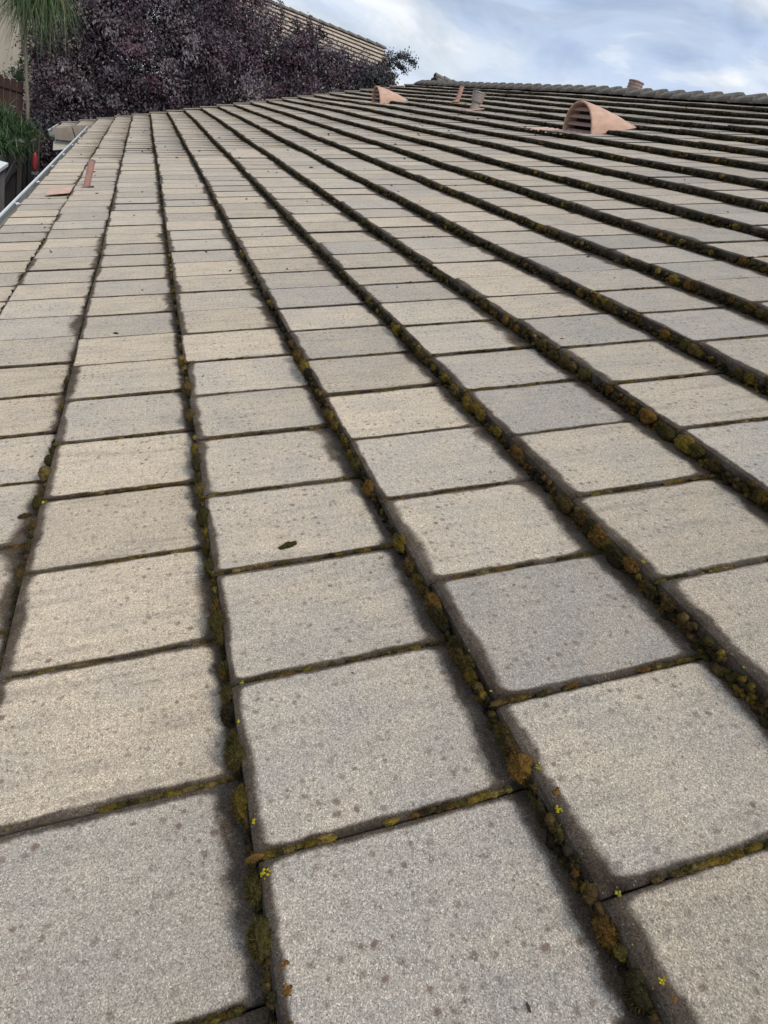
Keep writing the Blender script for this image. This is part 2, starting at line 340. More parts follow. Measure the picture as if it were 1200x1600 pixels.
# profile of a tile: (b along slope, n) ; b measured from the butt edge
PROF = [(0.004, 0.004), (0.0, T - 0.010), (0.004, T - 0.003), (0.013, T), (EXP + 0.055, T - (T - 0.004) * (EXP + 0.055) / EXP)]
GAP = 0.0042
STA = [0.0, 0.0045, None, None]
def tile_mesh(seed, w=W, cut=(0, 0)):
    r = random.Random(seed); V = []; UV = []
    xs = [GAP / 2 + cut[0], GAP / 2 + 0.0045 + cut[0], (w + cut[0] - cut[1]) * r.uniform(0.35, 0.65), w - GAP / 2 - 0.0045 - cut[1], w - GAP / 2 - cut[1]]
    for si, x in enumerate(xs):
        edge = si in (0, 4)
        for pi, (b, n) in enumerate(PROF):
            jit = r.uniform(-0.0022, 0.0022)
            n2 = n - (0.0035 if edge and pi >= 2 else 0); b2 = b + (0.002 if edge and pi < 4 else 0) + jit * (pi < 4)
            V.append((b2, x + (jit * 0.4 if edge else 0), n2 + jit * 0.4 * (pi < 4))); UV.append((x, b2 if pi > 1 else -0.01 * (2 - pi)))
    F = []
    for s in range(4):
        for p in range(4):
            a = s * 5 + p; F.append((a, a + 1, a + 6, a + 5))
    F.append((0, 4, 3, 2, 1)[::1]); F.append((20, 21, 22, 23, 24))
    F.append((0, 5, 10, 15, 20, 24, 19, 14, 9, 4))
    return V, F, UV
TVAR = []
for s in range(10):
    V, F, UV = tile_mesh(s); me = bpy.data.meshes.new('roof_tile'); me.from_pydata(V, [], F)
    ul = me.uv_layers.new(name='UVMap')
    for lp in me.loops: ul.data[lp.index].uv = UV[lp.vertex_index]
    me.materials.append(MT); TVAR.append((me, V, F, UV))
PHASE = {c: (0.79 if c % 2 else 0.24) for c in range(-6, 20)}
PHASE.update({-1: 0.733, 0: 0.16, 1: 0.649, 2: 0.038, 3: 0.532, 4: 0.057, 5: 0.55})
def project(P):
    q = B.transposed() @ (Vector(P) - CL)
    if q.z > -0.05: return None
    return 600 - FPX * q.x / q.z, 800 + FPX * q.y / q.z
tiles = []; holes = [(11, 6.98, 7.66), (11, 14.92, 15.55)]
for c in range(-4, 18):
    u0, u1 = (-2.15, U_END) if c >= -2 else (18.32, U_END)
    ph = PHASE[c] * W
    i = math.floor((u0 - ph) / W)
    while True:
        ua = ph + i * W; i += 1
        if ua >= u1 - 0.02: break
        cut = (max(0, u0 - ua), max(0, ua + W - u1))
        if cut[0] > W - 0.05 or cut[1] > W - 0.05: continue
        v = c * EXP
        if c == 17: pass
        dv, dn = warp(v, ua + W / 2)
        dn2 = float(warp(v, ua + W)[1] - warp(v, ua)[1]); dv2 = float(warp(v, ua + W)[0] - warp(v, ua)[0])
        rr = random.Random(c * 1000 + i)
        Mt = A4 @ Matrix.Translation((v + float(dv) + rr.gauss(0, 0.0018), ua, float(dn) + rr.gauss(0, 0.0014)))
        Mt = Mt @ Matrix.Rotation(math.radians(rr.gauss(0, 0.24)) - dv2 / W, 4, 'Z') @ Matrix.Rotation(dn2 / W + math.radians(rr.gauss(0, 0.34)), 4, 'X')
        ctr = Mt @ Vector((EXP / 2, W / 2, T / 2)); p = project(ctr); area = 0
        cs = [project(Mt @ Vector(q)) for q in ((0, 0, T), (0, W, T), (EXP, W, 0), (EXP, 0, 0))]
        if all(cs):
            cx = [min(max(q[0], 0), 1200) for q in cs]; cy = [min(max(q[1], 0), 1600) for q in cs]
            area = abs(sum(cx[k] * cy[(k + 1) % 4] - cx[(k + 1) % 4] * cy[k] for k in range(4))) / 2
        tiles.append([area, c, Mt, cut, rr.random(), (c * 7 + i * 3) % 10])
tiles.sort(key=lambda t: -t[0])
BV = []; BF4 = []; BF5 = []; BF8 = []; BF10 = BF8; BUV = []; BR = []
def into_bulk(Mt, V, F, UV, rnd):
    n = len(BV); Mx = np.array(Mt)
    P = np.c_[np.array(V), np.ones(len(V))] @ Mx.T
    BV.extend(P[:, :3].tolist()); BUV.extend(UV); BR.extend([rnd] * len(V))
    for f in F: {4: BF4, 5: BF5, 10: BF8}[len(f)].append([n + k for k in f])
cnt = 0
for area, c, Mt, cut, rnd, var in tiles:
    me, V, F, UV = TVAR[var]
    if max(cut) > 0.001:
        V, F, UV = tile_mesh(var, W, cut)
        UV = [(u, b) for u, b in UV]
        into_bulk(Mt, V, F, UV, rnd); continue
    if cnt < 300 and area > 0:
        obj('roof_tile', me, roof, Mt); cnt += 1
    else: into_bulk(Mt, V, F, UV, rnd)
# far slope behind the ridge
AB = Matrix(((-math.cos(TH), 0, math.sin(TH)), (0, 1, 0), (math.sin(TH), 0, math.cos(TH))))
for c in range(0, 13):
    for i in range(0, 65):
        Mt = Matrix.Translation((bx - 0.05, -2.1 + i * W * 1.05 + (c % 2) * W / 2, bz + 0.02)) @ AB.to_4x4() @ Matrix.Translation((c * EXP, 0, 0))
        if (Mt @ Vector((0, W, 0))).y > U_END: continue
        me, V, F, UV = TVAR[(c + i) % 10]; into_bulk(Mt, V, F, UV, random.random())
me = mesh_np('roof_tile_field', BV, [BF4, BF5, BF8], MT)
ul = me.uv_layers.new(name='UVMap'); li = np.empty(len(me.loops), dtype=np.int32); me.loops.foreach_get('vertex_index', li)
ul.data.foreach_set('uv', np.array(BUV, dtype=np.float32)[li].ravel())
ra = me.attributes.new('rnd', 'FLOAT', 'POINT'); ra.data.foreach_set('value', np.array(BR, dtype=np.float32))
tag(obj('roof_tile_field', me, roof), kind='stuff')

# ridge caps: trough shaped, thick end towards the camera, overlapping
def cap_mesh(L_=0.43, w=0.155, h=0.055, seed=0):
    r = random.Random(seed); V = []; F = []
    prof = [(-w, -0.055), (-w * 0.97, -0.028), (-w * 0.45, h * 0.62), (0, h), (w * 0.45, h * 0.62), (w * 0.97, -0.028), (w, -0.055)]
    for y, lift, sc in ((0, 0.042, 1.0), (0.02, 0.046, 1.0), (L_, 0.0, 0.93)):
        for x, z in prof: V.append((x * sc + r.uniform(-.002, .002), y, z + lift + r.uniform(-.002, .002)))
    for x, z in prof: V.append((x * 0.86, 0, z + 0.042 - 0.034))
    for s in range(2):
        for k in range(6): F.append((s * 7 + k, s * 7 + k + 1, s * 7 + k + 8, s * 7 + k + 7))
    for k in range(6): F.append((k + 1, k, 21 + k, 22 + k))
    F.append((0, 7, 14, 21)); F.append((6, 27, 20, 13)); F.append(tuple(range(14, 21)))
    me = bpy.data.meshes.new('ridge_tile'); me.from_pydata(V, [], F); me.materials.append(M_RIDGE); return me
caps = [cap_mesh(seed=s) for s in range(5)]
y = -2.2; k = 0
while y < U_END - 0.1:
    obj('ridge_tile', caps[k % 5], roof, Matrix.Translation((rp.x + random.gauss(0, 0.004), y, rp.z + 0.045 + random.gauss(0, 0.003) + float(warp(V_RIDGE, y)[1]))) @ Matrix.Rotation(random.gauss(0, 0.012), 4, 'Z'))
    y += 0.385; k += 1

# rake tiles: L shaped, along the far edge of every course, and on the near edge of the lower eave
def rake_mesh(flip):
    s = -1 if flip else 1; mb = MB()
    mb.prism([(0.0, 0.0), (0.0, 0.022), (0.075, 0.022), (0.075, 0.0)], lambda a, n: (-0.02, -s * a + s * 0.02, n + T + 0.004), lambda a, n: (EXP + 0.03, -s * a + s * 0.02, n + 0.012))
    mb.prism([(-0.02, 0.0), (-0.02, 0.022), (0.0, 0.022), (0.0, 0.0)], lambda a, n: (0.004, s * (0.02 - a), (T + 0.004 if n > 0 else T - 0.20) + n), lambda a, n: (EXP - 0.016, s * (0.02 - a), (0.012 if n > 0 else -0.23) + n))
    return mb.mesh('rake_tile', M_RAKE)
rk, rkf = rake_mesh(False), rake_mesh(True)
for c in range(-4, 18): obj('rake_tile', rk, roof, A4 @ Matrix.Translation((c * EXP, U_END + 0.005, 0)))
for c in (-4, -3): obj('rake_tile', rkf, roof, A4 @ Matrix.Translation((c * EXP - 0.003, 18.30, 0.002)))

# eaves: fascia, gutter with hangers
def ev(v, u, dz=0.0, dx=0.0): p = RW(v, u, 0); return Vector((p.x + dx, p.y, p.z + dz))
e0 = RW(V_EAVE, 0, 0); e4 = RW(-4 * EXP, 0, 0)
fa = MB(); fa.box((e0.x + 0.045, (18.2 - 2.2) / 2, e0.z - 0.115), (0.03, 20.4, 0.17)); fa.box((e4.x + 0.045, 19.4, e4.z - 0.115), (0.03, 2.1, 0.17))
fa.build('fascia', M_CREAM, house)
pb = MB(); a_ = RW(-4 * EXP - 0.02, 18.30, -0.2); b_ = RW(V_EAVE + 0.05, 18.30, -0.2)
for (P0, P1, yy, hh, th) in ((a_, b_, 18.36, 0.19, 0.03),):
    pb.prism([(0, 0), (0, -hh), (th, -hh), (th, 0)], lambda q, z: (P0.x - 0.05, yy + q, P0.z + z), lambda q, z: (P1.x, yy + q, P1.z + z))
pb.build('rake_board', M_CREAM, house)
fr = MB(); a_ = RW(V_EAVE, U_END, -0.19); b_ = RW(V_RIDGE, U_END, -0.19)
fr.prism([(0, 0), (0, -0.18), (-0.03, -0.18), (-0.03, 0)], lambda q, z: (a_.x, U_END - 0.05 + q, a_.z + z), lambda q, z: (b_.x, U_END - 0.05 + q, b_.z + z))
fr.build('rake_board', M_CREAM, house)
def gutter(ex, ez, y0, y1, parent):
    prof = [(0.020, -0.030), (0.020, -0.120), (-0.075, -0.120), (-0.100, -0.075), (-0.100, -0.020), (-0.114, -0.020), (-0.114, -0.008), (-0.096, -0.008), (-0.094, -0.075), (-0.072, -0.114), (0.015, -0.114), (0.015, -0.030)]
    n = 14; g = MB()
    for k in range(n):
        ya, yb = y0 + (y1 - y0) * k / n, y0 + (y1 - y0) * (k + 1) / n
        sa_ = 0.006 * math.sin(k * 1.7); sb_ = 0.006 * math.sin((k + 1) * 1.7)
        for i in range(len(prof)):
            (xa, za), (xb, zb) = prof[i], prof[(i + 1) % len(prof)]
            g.poly([(ex + xa + sa_, ya, ez + za + sa_), (ex + xb + sa_, ya, ez + zb + sa_), (ex + xb + sb_, yb, ez + zb + sb_), (ex + xa + sb_, yb, ez + za + sb_)])
    g.poly([(ex + x, y0, ez + z) for x, z in prof]); g.poly([(ex + x, y1, ez + z) for x, z in prof])
    G = g.build('gutter', M_GUT, parent)
    lp = MB(); pts = []
    for k in range(n + 1): s_ = 0.006 * math.sin(k * 1.7); pts.append((ex - 0.105 + s_, y0 + (y1 - y0) * k / n, ez - 0.010 + s_))
    lp.tube(pts, 0.013, 6); lp.build('gutter_lip', M_LIP, G)
    return G
G1 = gutter(e0.x, e0.z, -2.2, 18.15, house); G2 = gutter(e4.x, e4.z, 18.4, U_END, house)
y = -1.6
while y < 18:
    h = MB(); h.box((e0.x - 0.04, y, e0.z - 0.018), (0.135, 0.022, 0.004)); h.box((e0.x + 0.012, y, e0.z - 0.03), (0.006, 0.03, 0.05)); h.tube([(e0.x - 0.085, y - 0.02, e0.z - 0.03), (e0.x - 0.07, y, e0.z - 0.012), (e0.x - 0.05, y + 0.02, e0.z - 0.03)], 0.006, 5)
    h.build('gutter_hanger', M_LIP, G1); y += 1.55
ds = MB(); ds.tube([(e0.x - 0.30, 18.55, 2.30), (e0.x - 0.22, 18.55, 2.16), (e0.x - 0.08, 18.55, 2.06), (e0.x + 0.22, 18.55, 2.0), (e0.x + 0.3, 18.55, 1.85), (e0.x + 0.3, 18.55, 0.1)], 0.04, 8)
ds.build('downspout', M_LIP, house, smooth=True)

# ------------------------------------------------------------------ vents
def dormer_vent(u, lab, wid=0.60, hgt=0.305, length=0.66):
    """half round hood, louvred mouth facing down the slope; local x up the slope, y along, z normal to the roof"""
    Mv = A4 @ Matrix.Translation((4.86, u, T * 0.4)); K = 20
    hood = MB(); n0 = 0
    def ring(x, w, h, k):
        t = math.pi * k / K; return (x, -math.cos(t) * w / 2, math.sin(t) ** 0.9 * h)
    sta = [(0.0, 1.0), (0.02, 1.0), (length * 0.33, 0.76), (length * 0.66, 0.44), (length, 0.03)]
    lean = lambda x, y, z: (x + 0.10 * z, y, z)
    for x, s in sta:
        for k in range(K + 1): hood.v.append(lean(*ring(x, wid * (0.55 + 0.45 * s), hgt * s, k)))
    for r_ in range(len(sta) - 1):
        for k in range(K): a = r_ * (K + 1) + k; hood.f.append((a, a + 1, a + K + 2, a + K + 1))
    base = len(hood.v)       # thickness of the mouth rim
    for k in range(K + 1): hood.v.append(lean(*ring(0.0, wid * 0.955, hgt * 0.955, k)))
    for k in range(K + 1): hood.v.append(lean(*ring(0.14, wid * 0.88, hgt * 0.80, k)))
    for k in range(K): hood.f.append((k, k + 1, base + k + 1, base + k)); hood.f.append((base + k, base + k + 1, base + K + 2 + k, base + K + 1 + k))
    H = hood.build('roof_vent', M_PINK, house, Mv); H['label'] = lab
    for p in H.data.polygons: p.use_smooth = len(p.vertices) == 4 and p.index < (len(sta) - 1) * K
    bk = MB(); bk.poly([lean(*ring(0.13, wid * 0.90, hgt * 0.86, k)) for k in range(K + 1)]); bk.build('vent_screen', M_DARK, H, Mv)
    for q, zz in enumerate((0.005, 0.075, 0.145, 0.212)):
        hw = wid / 2 * 0.93 * math.sqrt(max(0.03, 1 - (min(zz + 0.045, hgt * 0.97) / hgt) ** 2.3))
        lv = MB(); lv.prism([(0.012, zz), (0.016, zz - 0.004), (0.050, zz + 0.022), (0.046, zz + 0.027)], lambda x, z, h=hw: (x + 0.10 * z, -h, z), lambda x, z, h=hw: (x + 0.10 * z, h, z))
        lv.build('louver', M_LOUV, H, Mv)
    ap = MB(); nn = 14
    for k in range(nn):      # crumpled apron flashing laid over the course below
        ya, yb = -0.10 + k * 0.062, -0.10 + (k + 1) * 0.062
        za, zb = 0.010 + 0.007 * (k % 2), 0.010 + 0.007 * ((k + 1) % 2)
        xa, xb = -0.20 - 0.03 * math.sin(k * 2.3), -0.20 - 0.03 * math.sin((k + 1) * 2.3)
        ap.poly([(xa, ya, za + 0.006), (xb, yb, zb + 0.006), (0.03, yb, zb), (0.03, ya, za)])
        ap.poly([(xa, ya, za), (0.03, ya, za - 0.006), (0.03, yb, zb - 0.006), (xb, yb, zb)])
        ap.poly([(xa, ya, za + 0.006), (xa, ya, za), (xb, yb, zb), (xb, yb, zb + 0.006)])
    ap.build('flashing', M_FLASH, H, Mv)
dormer_vent(7.39, 'nearer and larger salmon half round roof vent'); dormer_vent(15.25, 'farther salmon half round roof vent')
def pipe(u, v, h, r, lab, lean=(0.0, 0.0), mat=M_PINKD, flash=True):
    p = RW(v, u, 0.0); top = p + Vector((lean[0], lean[1], h))
    mb = MB(); mb.tube([p - Vector((0, 0, 0.06)), top], r, 16, cap=False); mb.tube([top, p + (top - p) * 0.6], r * 0.86, 16, cap=False)
    n = len(mb.v)
    P = mb.build('vent_pipe', mat, house, smooth=True); P['label'] = lab
    rim = MB(); seg = 16
    for k in range(seg):
        a, b = 2 * math.pi * k / seg, 2 * math.pi * (k + 1) / seg
        c_ = lambda t, q, z: (top.x + q * math.cos(t), top.y + q * math.sin(t), top.z + z)
        rim.poly([c_(a, r * 1.03, 0.001), c_(b, r * 1.03, 0.001), c_(b, r * 0.8, 0.001), c_(a, r * 0.8, 0.001)])
        rim.poly([c_(a, r * 1.03, 0.001), c_(a, r * 1.03, -0.012), c_(b, r * 1.03, -0.012), c_(b, r * 1.03, 0.001)])
    rim.build('rim', M_VGREY, P)
    if flash:
        fl = MB(); seg = 16
        for (r0, z0, r1, z1) in ((r * 1.02, 0.09, r * 1.25, 0.05), (r * 1.25, 0.05, r * 1.9, T + 0.012)):
            for k in range(seg):
                a, b = 2 * math.pi * k / seg, 2 * math.pi * (k + 1) / seg
                f_ = lambda t, q, z: RW(v + q * math.cos(t), u + q * math.sin(t), z)
                fl.poly([f_(a, r0, z0), f_(b, r0, z0), f_(b, r1, z1), f_(a, r1, z1)])
        fl.build('flashing', mat, P)
    return P
P1 = pipe(8.07, -0.33, 0.305, 0.031, 'salmon pipe near the gutter', (0.045, 0.0), flash=False)
fl = MB(); F0 = lambda v, u, n: RW(v, u, n)
fl.prism([(0, 0), (0.17, 0.006), (0.19, 0.010), (0.19, 0.014), (0.17, 0.011), (0, 0.005)], lambda q, n: F0(-0.66, 7.74 + q * 1.9, T * 0.9 + n), lambda q, n: F0(-0.44, 7.78 + q * 1.9, T * 0.62 + n))
o = fl.build('flashing_sheet', M_FLASH, P1); o['label'] = 'bright salmon flashing sheet lying below the pipe'
col_ = MB(); col_.box((0, 0, 0), (0.20, 0.025, 0.02), None); col_.build('flashing_edge', M_DARK, P1, A4 @ Matrix.Translation((-0.33, 8.02, 0.028)))
pipe(12.85, 5.63, 0.31, 0.038, 'slim dusty salmon pipe beside the capped vent', (0.02, 0))
def capped(u, v, h, r, lab, mat, mw=None, cap_r=1.42):
    p = RW(v, u, 0.0) if mw is None else Vector(mw); q = MB()
    q.tube([p - Vector((0, 0, 0.1)), p + Vector((0, 0, h * 0.62))], [r * 1.05, r * 0.95], 20, cap=False)
    P = q.build('capped_vent', mat, house, smooth=True); P['label'] = lab
    c_ = MB(); c_.tube([p + Vector((0, 0, z)) for z in (h * 0.50, h * 0.505, h * 0.52, h * 0.93, h * 0.95)], [r * 0.9, r * 1.22, r * 1.30, r * cap_r, r * cap_r], 20)
    c_.build('vent_collar', mat, P)
    d = MB(); d.tube([p + Vector((0, 0, z)) for z in (h * 0.95, h * 0.96, h, h * 1.05)], [r * cap_r, r * (cap_r + .12), r * (cap_r + .12), r * 0.5], 20); d.build('vent_cap', mat, P)
    for z in (0.6, 0.72, 0.84):
        g = MB(); g.tube([p + Vector((0, 0, h * z)), p + Vector((0, 0, h * z + 0.008))], r * (1.36 + (z - .6) * .3), 20); g.build('collar_band', M_VGREY, P)
    fl = MB(); fl.box((0, 0, 0), (r * 3.8, r * 3.8, 0.006)); 
    if mw is None: fl.build('flashing', M_FLASH, P, A4 @ Matrix.Translation((v, u, T * 0.8)))
capped(11.31, 5.32, 0.275, 0.070, 'squat capped grey vent beside the slim pipe', M_VGREY)
capped(11.4, 0, 0.34, 0.085, 'round capped vent standing behind the ridge', M_RV, mw=(RW(7.605, 0, 0).x + 0.30, 11.0, RW(7.605, 0, 0).z - 0.03), cap_r=1.35)

# ------------------------------------------------------------------ moss along butts and joints
def ico(sub):
    import bmesh
    bm = bmesh.new(); bmesh.ops.create_icosphere(bm, subdivisions=sub, radius=1.0)
    V = np.array([v.co[:] for v in bm.verts]); F = np.array([[v.index for v in f.verts] for f in bm.faces]); bm.free(); return V, F
ICO = {1: ico(1), 2: ico(2), 3: ico(3), 4: ico(4)}
def smooth_noise(P, k):
    return (np.sin(P[..., 0] * 2.1 * k + 1.3 * P[..., 1] * k) * np.sin(P[..., 1] * 2.7 * k + 0.7) + np.sin(P[..., 2] * 2.3 * k + P[..., 0] * 1.9 * k + 2.0)) * 0.5
class Blobs:
    def __init__(s): s.V = []; s.F = []; s.C = []; s.n = 0
    def add(s, ctr, rad, col, sub, rough=0.16, hair=0, hlen=0.006, hcol=None):
        """ctr (m,3) roof coords (v,u,n), rad (m,3), col (m,3)"""
        V0, F0_ = ICO[sub]; m = len(ctr)
        if not m: return
        ph = rng.uniform(0, 20, (m, 1, 3)); D = V0[None] + ph
        d = 1 + rough * (smooth_noise(D, 1.6) + 0.6 * smooth_noise(D, 4.1)) + rng.normal(0, rough * 0.22, (m, len(V0)))
        P = ctr[:, None, :] + V0[None] * d[..., None] * rad[:, None, :]
        s.V.append(P.reshape(-1, 3)); s.F.append((F0_[None] + s.n + np.arange(m)[:, None, None] * len(V0)).reshape(-1, 3))
        lum = 1 + rng.normal(0, 0.22, (m, len(V0), 1))
        s.C.append((col[:, None, :] * np.clip(lum, 0.4, 2)).reshape(-1, 3)); s.n += m * len(V0)
        if hair:
            q = rng.normal(0, 1, (m, hair, 3)); q[..., 2] = np.abs(q[..., 2]) * 0.9; q[..., 0] -= 0.15; q /= np.linalg.norm(q, axis=2, keepdims=True)
            p0 = ctr[:, None] + q * rad[:, None] * 0.93
            ln = hlen * rng.uniform(0.4, 1.3, (m, hair, 1)); tip = p0 + (q + rng.normal(0, 0.35, q.shape)) * ln
            side = np.cross(q, rng.normal(0, 1, q.shape)); side /= np.linalg.norm(side, axis=2, keepdims=True) + 1e-9
            wv = 0.0006 if hlen < 0.005 else 0.0008
            T3 = np.stack([p0 - side * wv, p0 + side * wv, tip], axis=2)
            s.V.append(T3.reshape(-1, 3)); k = m * hair; s.F.append(np.arange(k * 3).reshape(-1, 3) + s.n); s.n += k * 3
            hc = (hcol if hcol is not None else col * 0.75 + np.array([0.030, 0.023, 0.008]))[:, None, :] * rng.uniform(0.5, 1.9, (m, hair, 1))
            s.C.append(np.repeat(hc, 3, axis=1).reshape(-1, 3))
    def build(s, name, mat): 
        V = rw(np.concatenate(s.V)); return mesh_np(name, V, np.concatenate(s.F), mat, np.clip(np.concatenate(s.C), 0, 1))
PAL = np.array([(0.030, 0.026, 0.012), (0.050, 0.042, 0.013), (0.120, 0.084, 0.016), (0.070, 0.046, 0.018), (0.115, 0.062, 0.016), (0.022, 0.018, 0.012), (0.130, 0.095, 0.032)])
def moss_cols(m, u, probs=None):
    """neighbouring cushions share a colour"""
    probs = probs or (0.27, 0.23, 0.14, 0.16, 0.06, 0.12, 0.02)
    idx = rng.choice(len(PAL), size=m, p=probs); keep = rng.random(m) < 0.45
    for i in range(1, m):
        if keep[i]: idx[i] = idx[i - 1]
    return PAL[idx] * rng.uniform(0.7, 1.35, (m, 1))
moss = Blobs()
for c in range(-3, 18):
    v0 = c * EXP
    ua = -1.0
    if c < -1: ua = 18.4
    # ranges of detail along the line: many small tufts, and bigger cushions here and there
    for lo, hi, step, sub, hair, smin, smax in ((-0.3, 1.3, 0.0042, 2, 16, 0.0042, 0.0110), (1.3, 2.6, 0.0055, 2, 8, 0.0048, 0.0115), (2.6, 6.0, 0.0105, 2, 5, 0.006, 0.0125), (6.0, 11.0, 0.017, 1, 2, 0.008, 0.0145), (11.0, U_END - 0.05, 0.026, 1, 0, 0.011, 0.017)):
        if c > 8 and hi < 3: continue
        lo = max(lo, -0.3 if c >= -1 else 18.4)
        if lo >= hi: continue
        m = int((hi - lo) / step); u = lo + (np.arange(m) + rng.uniform(-0.5, 0.5, m)) * step
        dens = 0.5 + 0.4 * np.sin(u * 3.1 + c * 2.0) * np.sin(u * 7.7 + c) + 0.28 * np.sin(u * 31 + c * 3) * np.sin(u * 19) + rng.normal(0, 0.12, m)
        keepp = dens > (0.04 if c > 0 else 0.2) - (0.15 if lo > 2 else 0)
        u = u[keepp]; dens = np.clip(dens[keepp], 0, 1.2); m = len(u)
        if not m: continue
        dv, dn = warp(v0, u); size = (smin + (smax - smin) * dens * rng.uniform(0.2, 1.0, m))
        nn = rng.uniform(0.0, 1.0, m) ** 1.2 * (T - 0.010) * np.clip(0.55 + 0.6 * dens, 0, 1.05) + 0.004
        ctr = np.stack([v0 + dv - size * 0.25 - (1 - nn / T) * rng.uniform(0, 0.011, m), u, nn + dn], 1)
        rad = np.stack([size * 0.9, size * rng.uniform(0.8, 1.35, m), size * rng.uniform(0.8, 1.15, m)], 1)
        near = lo < 2.6
        moss.add(ctr, rad, moss_cols(m, u, (0.25, 0.18, 0.07, 0.24, 0.06, 0.19, 0.01) if near else (0.36, 0.14, 0.03, 0.13, 0.0, 0.34, 0.0)), sub, rough=0.22, hair=hair, hlen=0.0055)
        bn = int((hi - lo) * (20 if near else 11) * (1 if c > 0 else 0.6)); ub = rng.uniform(lo, hi, bn)
        dvb, dnb = warp(v0, ub); sz = (0.0105 if near else 0.009) + (0.0135 if near else 0.0105) * rng.random(bn) ** 1.7
        c2 = np.stack([v0 + dvb - 0.006, ub, T * 0.58 + dnb + rng.normal(0, 0.005, bn)], 1); r2 = np.stack([sz * 0.8, sz * rng.uniform(0.9, 1.5, bn), sz], 1)
        moss.add(c2, r2, moss_cols(bn, None, (0.12, 0.24, 0.20, 0.24, 0.13, 0.03, 0.04) if near else (0.28, 0.26, 0.07, 0.24, 0.03, 0.11, 0.01) if lo < 6 else (0.42, 0.18, 0.01, 0.14, 0.0, 0.25, 0.0)), 4 if lo < 1 else (3 if near else 2 if lo < 6 else 1), rough=0.17, hair=620 if lo < 1 else (220 if near else 20 if lo < 6 else 0), hlen=0.0062)
    # joints between the tiles
    if c >= -2:
        ph = PHASE[c] * W
        for i in range(-4, 40):
            uj = ph + i * W
            if uj < -0.9 or uj > 9.0: continue
            near = uj < 2.6; n_ = 70 if near else (16 if uj < 5 else 7)
            b_ = np.sort(rng.uniform(0.0, EXP - 0.01, n_)); patch = np.sin(b_ * rng.uniform(14, 30) + rng.uniform(0, 6)) + rng.normal(0, 0.3, n_)
            b_ = b_[patch > (-0.4 if near else 0.1)]; m = len(b_)
            if not m: continue
            dv, dn = warp(v0, uj); sz = rng.uniform(0.0024, 0.0064, m) * (1.0 if near else 0.85)
            ctr = np.stack([v0 + b_ + dv, uj + rng.normal(0, 0.0012, m), T - (T - 0.004) * b_ / EXP + dn - 0.001], 1)
            rad = np.stack([sz * rng.uniform(1.2, 2.6, m), sz * 0.95, sz * 0.75], 1)
            moss.add(ctr, rad, moss_cols(m, None, (0.08, 0.18, 0.16, 0.26, 0.08, 0.06, 0.18)) * 1.15, 2 if uj < 1.3 else 1, rough=0.2, hair=60 if near else 0, hlen=0.0035)
tag(obj('moss', moss.build('moss', M_MOSS)), 'olive and rusty moss cushions growing along every course edge and joint of the tile roof', 'moss', kind='stuff')

# crusts of yellow and orange lichen near the course edges, close to the camera
lich = Blobs(); LC = np.array([(0.42, 0.33, 0.02), (0.36, 0.17, 0.02), (0.26, 0.23, 0.035), (0.20, 0.10, 0.03)])
spots_ = [(1, 0.60, 0), (1, 0.655, 0), (1, 0.685, 0), (1, 0.70, 1), (1, 0.79, 0), (1, 0.86, 0), (1, 0.87, 2), (1, 0.52, 0), (2, 0.47, 0), (2, 0.54, 2), (2, 0.285, 0), (2, 0.24, 0), (2, 0.22, 3), (2, 0.34, 2), (2, 0.70, 2), (2, 0.80, 2), (1, 0.40, 3), (1, 0.37, 3), (1, 0.33, 3), (3, 0.6, 0), (3, 0.9, 2)]
spots_ += [(int(rng.integers(-1, 6)), rng.uniform(0.3, 3.2), int(rng.choice([0, 1, 2, 3], p=[.2, .15, .3, .35]))) for _ in range(40)]
for c, u, k in spots_:
    m = rng.integers(12, 24); s = rng.uniform(0.0016, 0.0034); b0 = rng.uniform(0.008, 0.024)
    q = rng.normal(0, s, (m, 2)); dv, dn = warp(c * EXP, u)
    bb = np.clip(b0 + q[:, 0], 0.006, 0.07)
    ctr = np.stack([c * EXP + dv + bb, u + q[:, 1], T - (T - 0.004) * bb / EXP + dn - 0.0002], 1)
    z = rng.uniform(0.0008, 0.0020, m); lich.add(ctr, np.stack([z * 1.4, z * 1.4, z * 0.55], 1), LC[k] * rng.uniform(0.6, 1.2, (m, 1)), 1, rough=0.25)
tag(obj('lichen', lich.build('lichen', M_LICHEN)), 'small yellow and orange lichen crusts on the dark tile borders nearest the camera', 'lichen', kind='stuff')

# loose bits
def lump(name, c, b, u, size, col, label, cat, rot=0.0, sub=3, hair=500):
    bl = Blobs(); n0 = T - (T - 0.004) * b / EXP + size[2] * 0.55; k = 5
    t = np.linspace(-1, 1, k); ctr = np.stack([c * EXP + b + t * size[0] * math.cos(rot), u + t * size[0] * math.sin(rot), np.full(k, n0)], 1)
    rad = np.stack([size[1] * (1.15 - 0.5 * np.abs(t)), size[1] * (1.1 - 0.5 * np.abs(t)), size[2] * (1 - 0.35 * np.abs(t))], 1)
    bl.add(ctr, rad, np.tile(np.array(col), (k, 1)), sub, rough=0.2, hair=hair // k, hlen=0.004)
    tag(obj(name, bl.build(name, M_MOSS)), label, cat)
lump('moss_clump', 1, 0.172, 1.262, (0.017, 0.008, 0.009), (0.045, 0.042, 0.014), 'dark oval moss lump lying loose on a tile in the middle of the roof', 'moss clump', 0.25)
lump('moss_clump', -1, 0.375, 1.70, (0.012, 0.008, 0.008), (0.06, 0.042, 0.018), 'small brown moss lump lying loose on a tile at the left edge of the picture', 'moss clump', 0.1)
deb = MB()
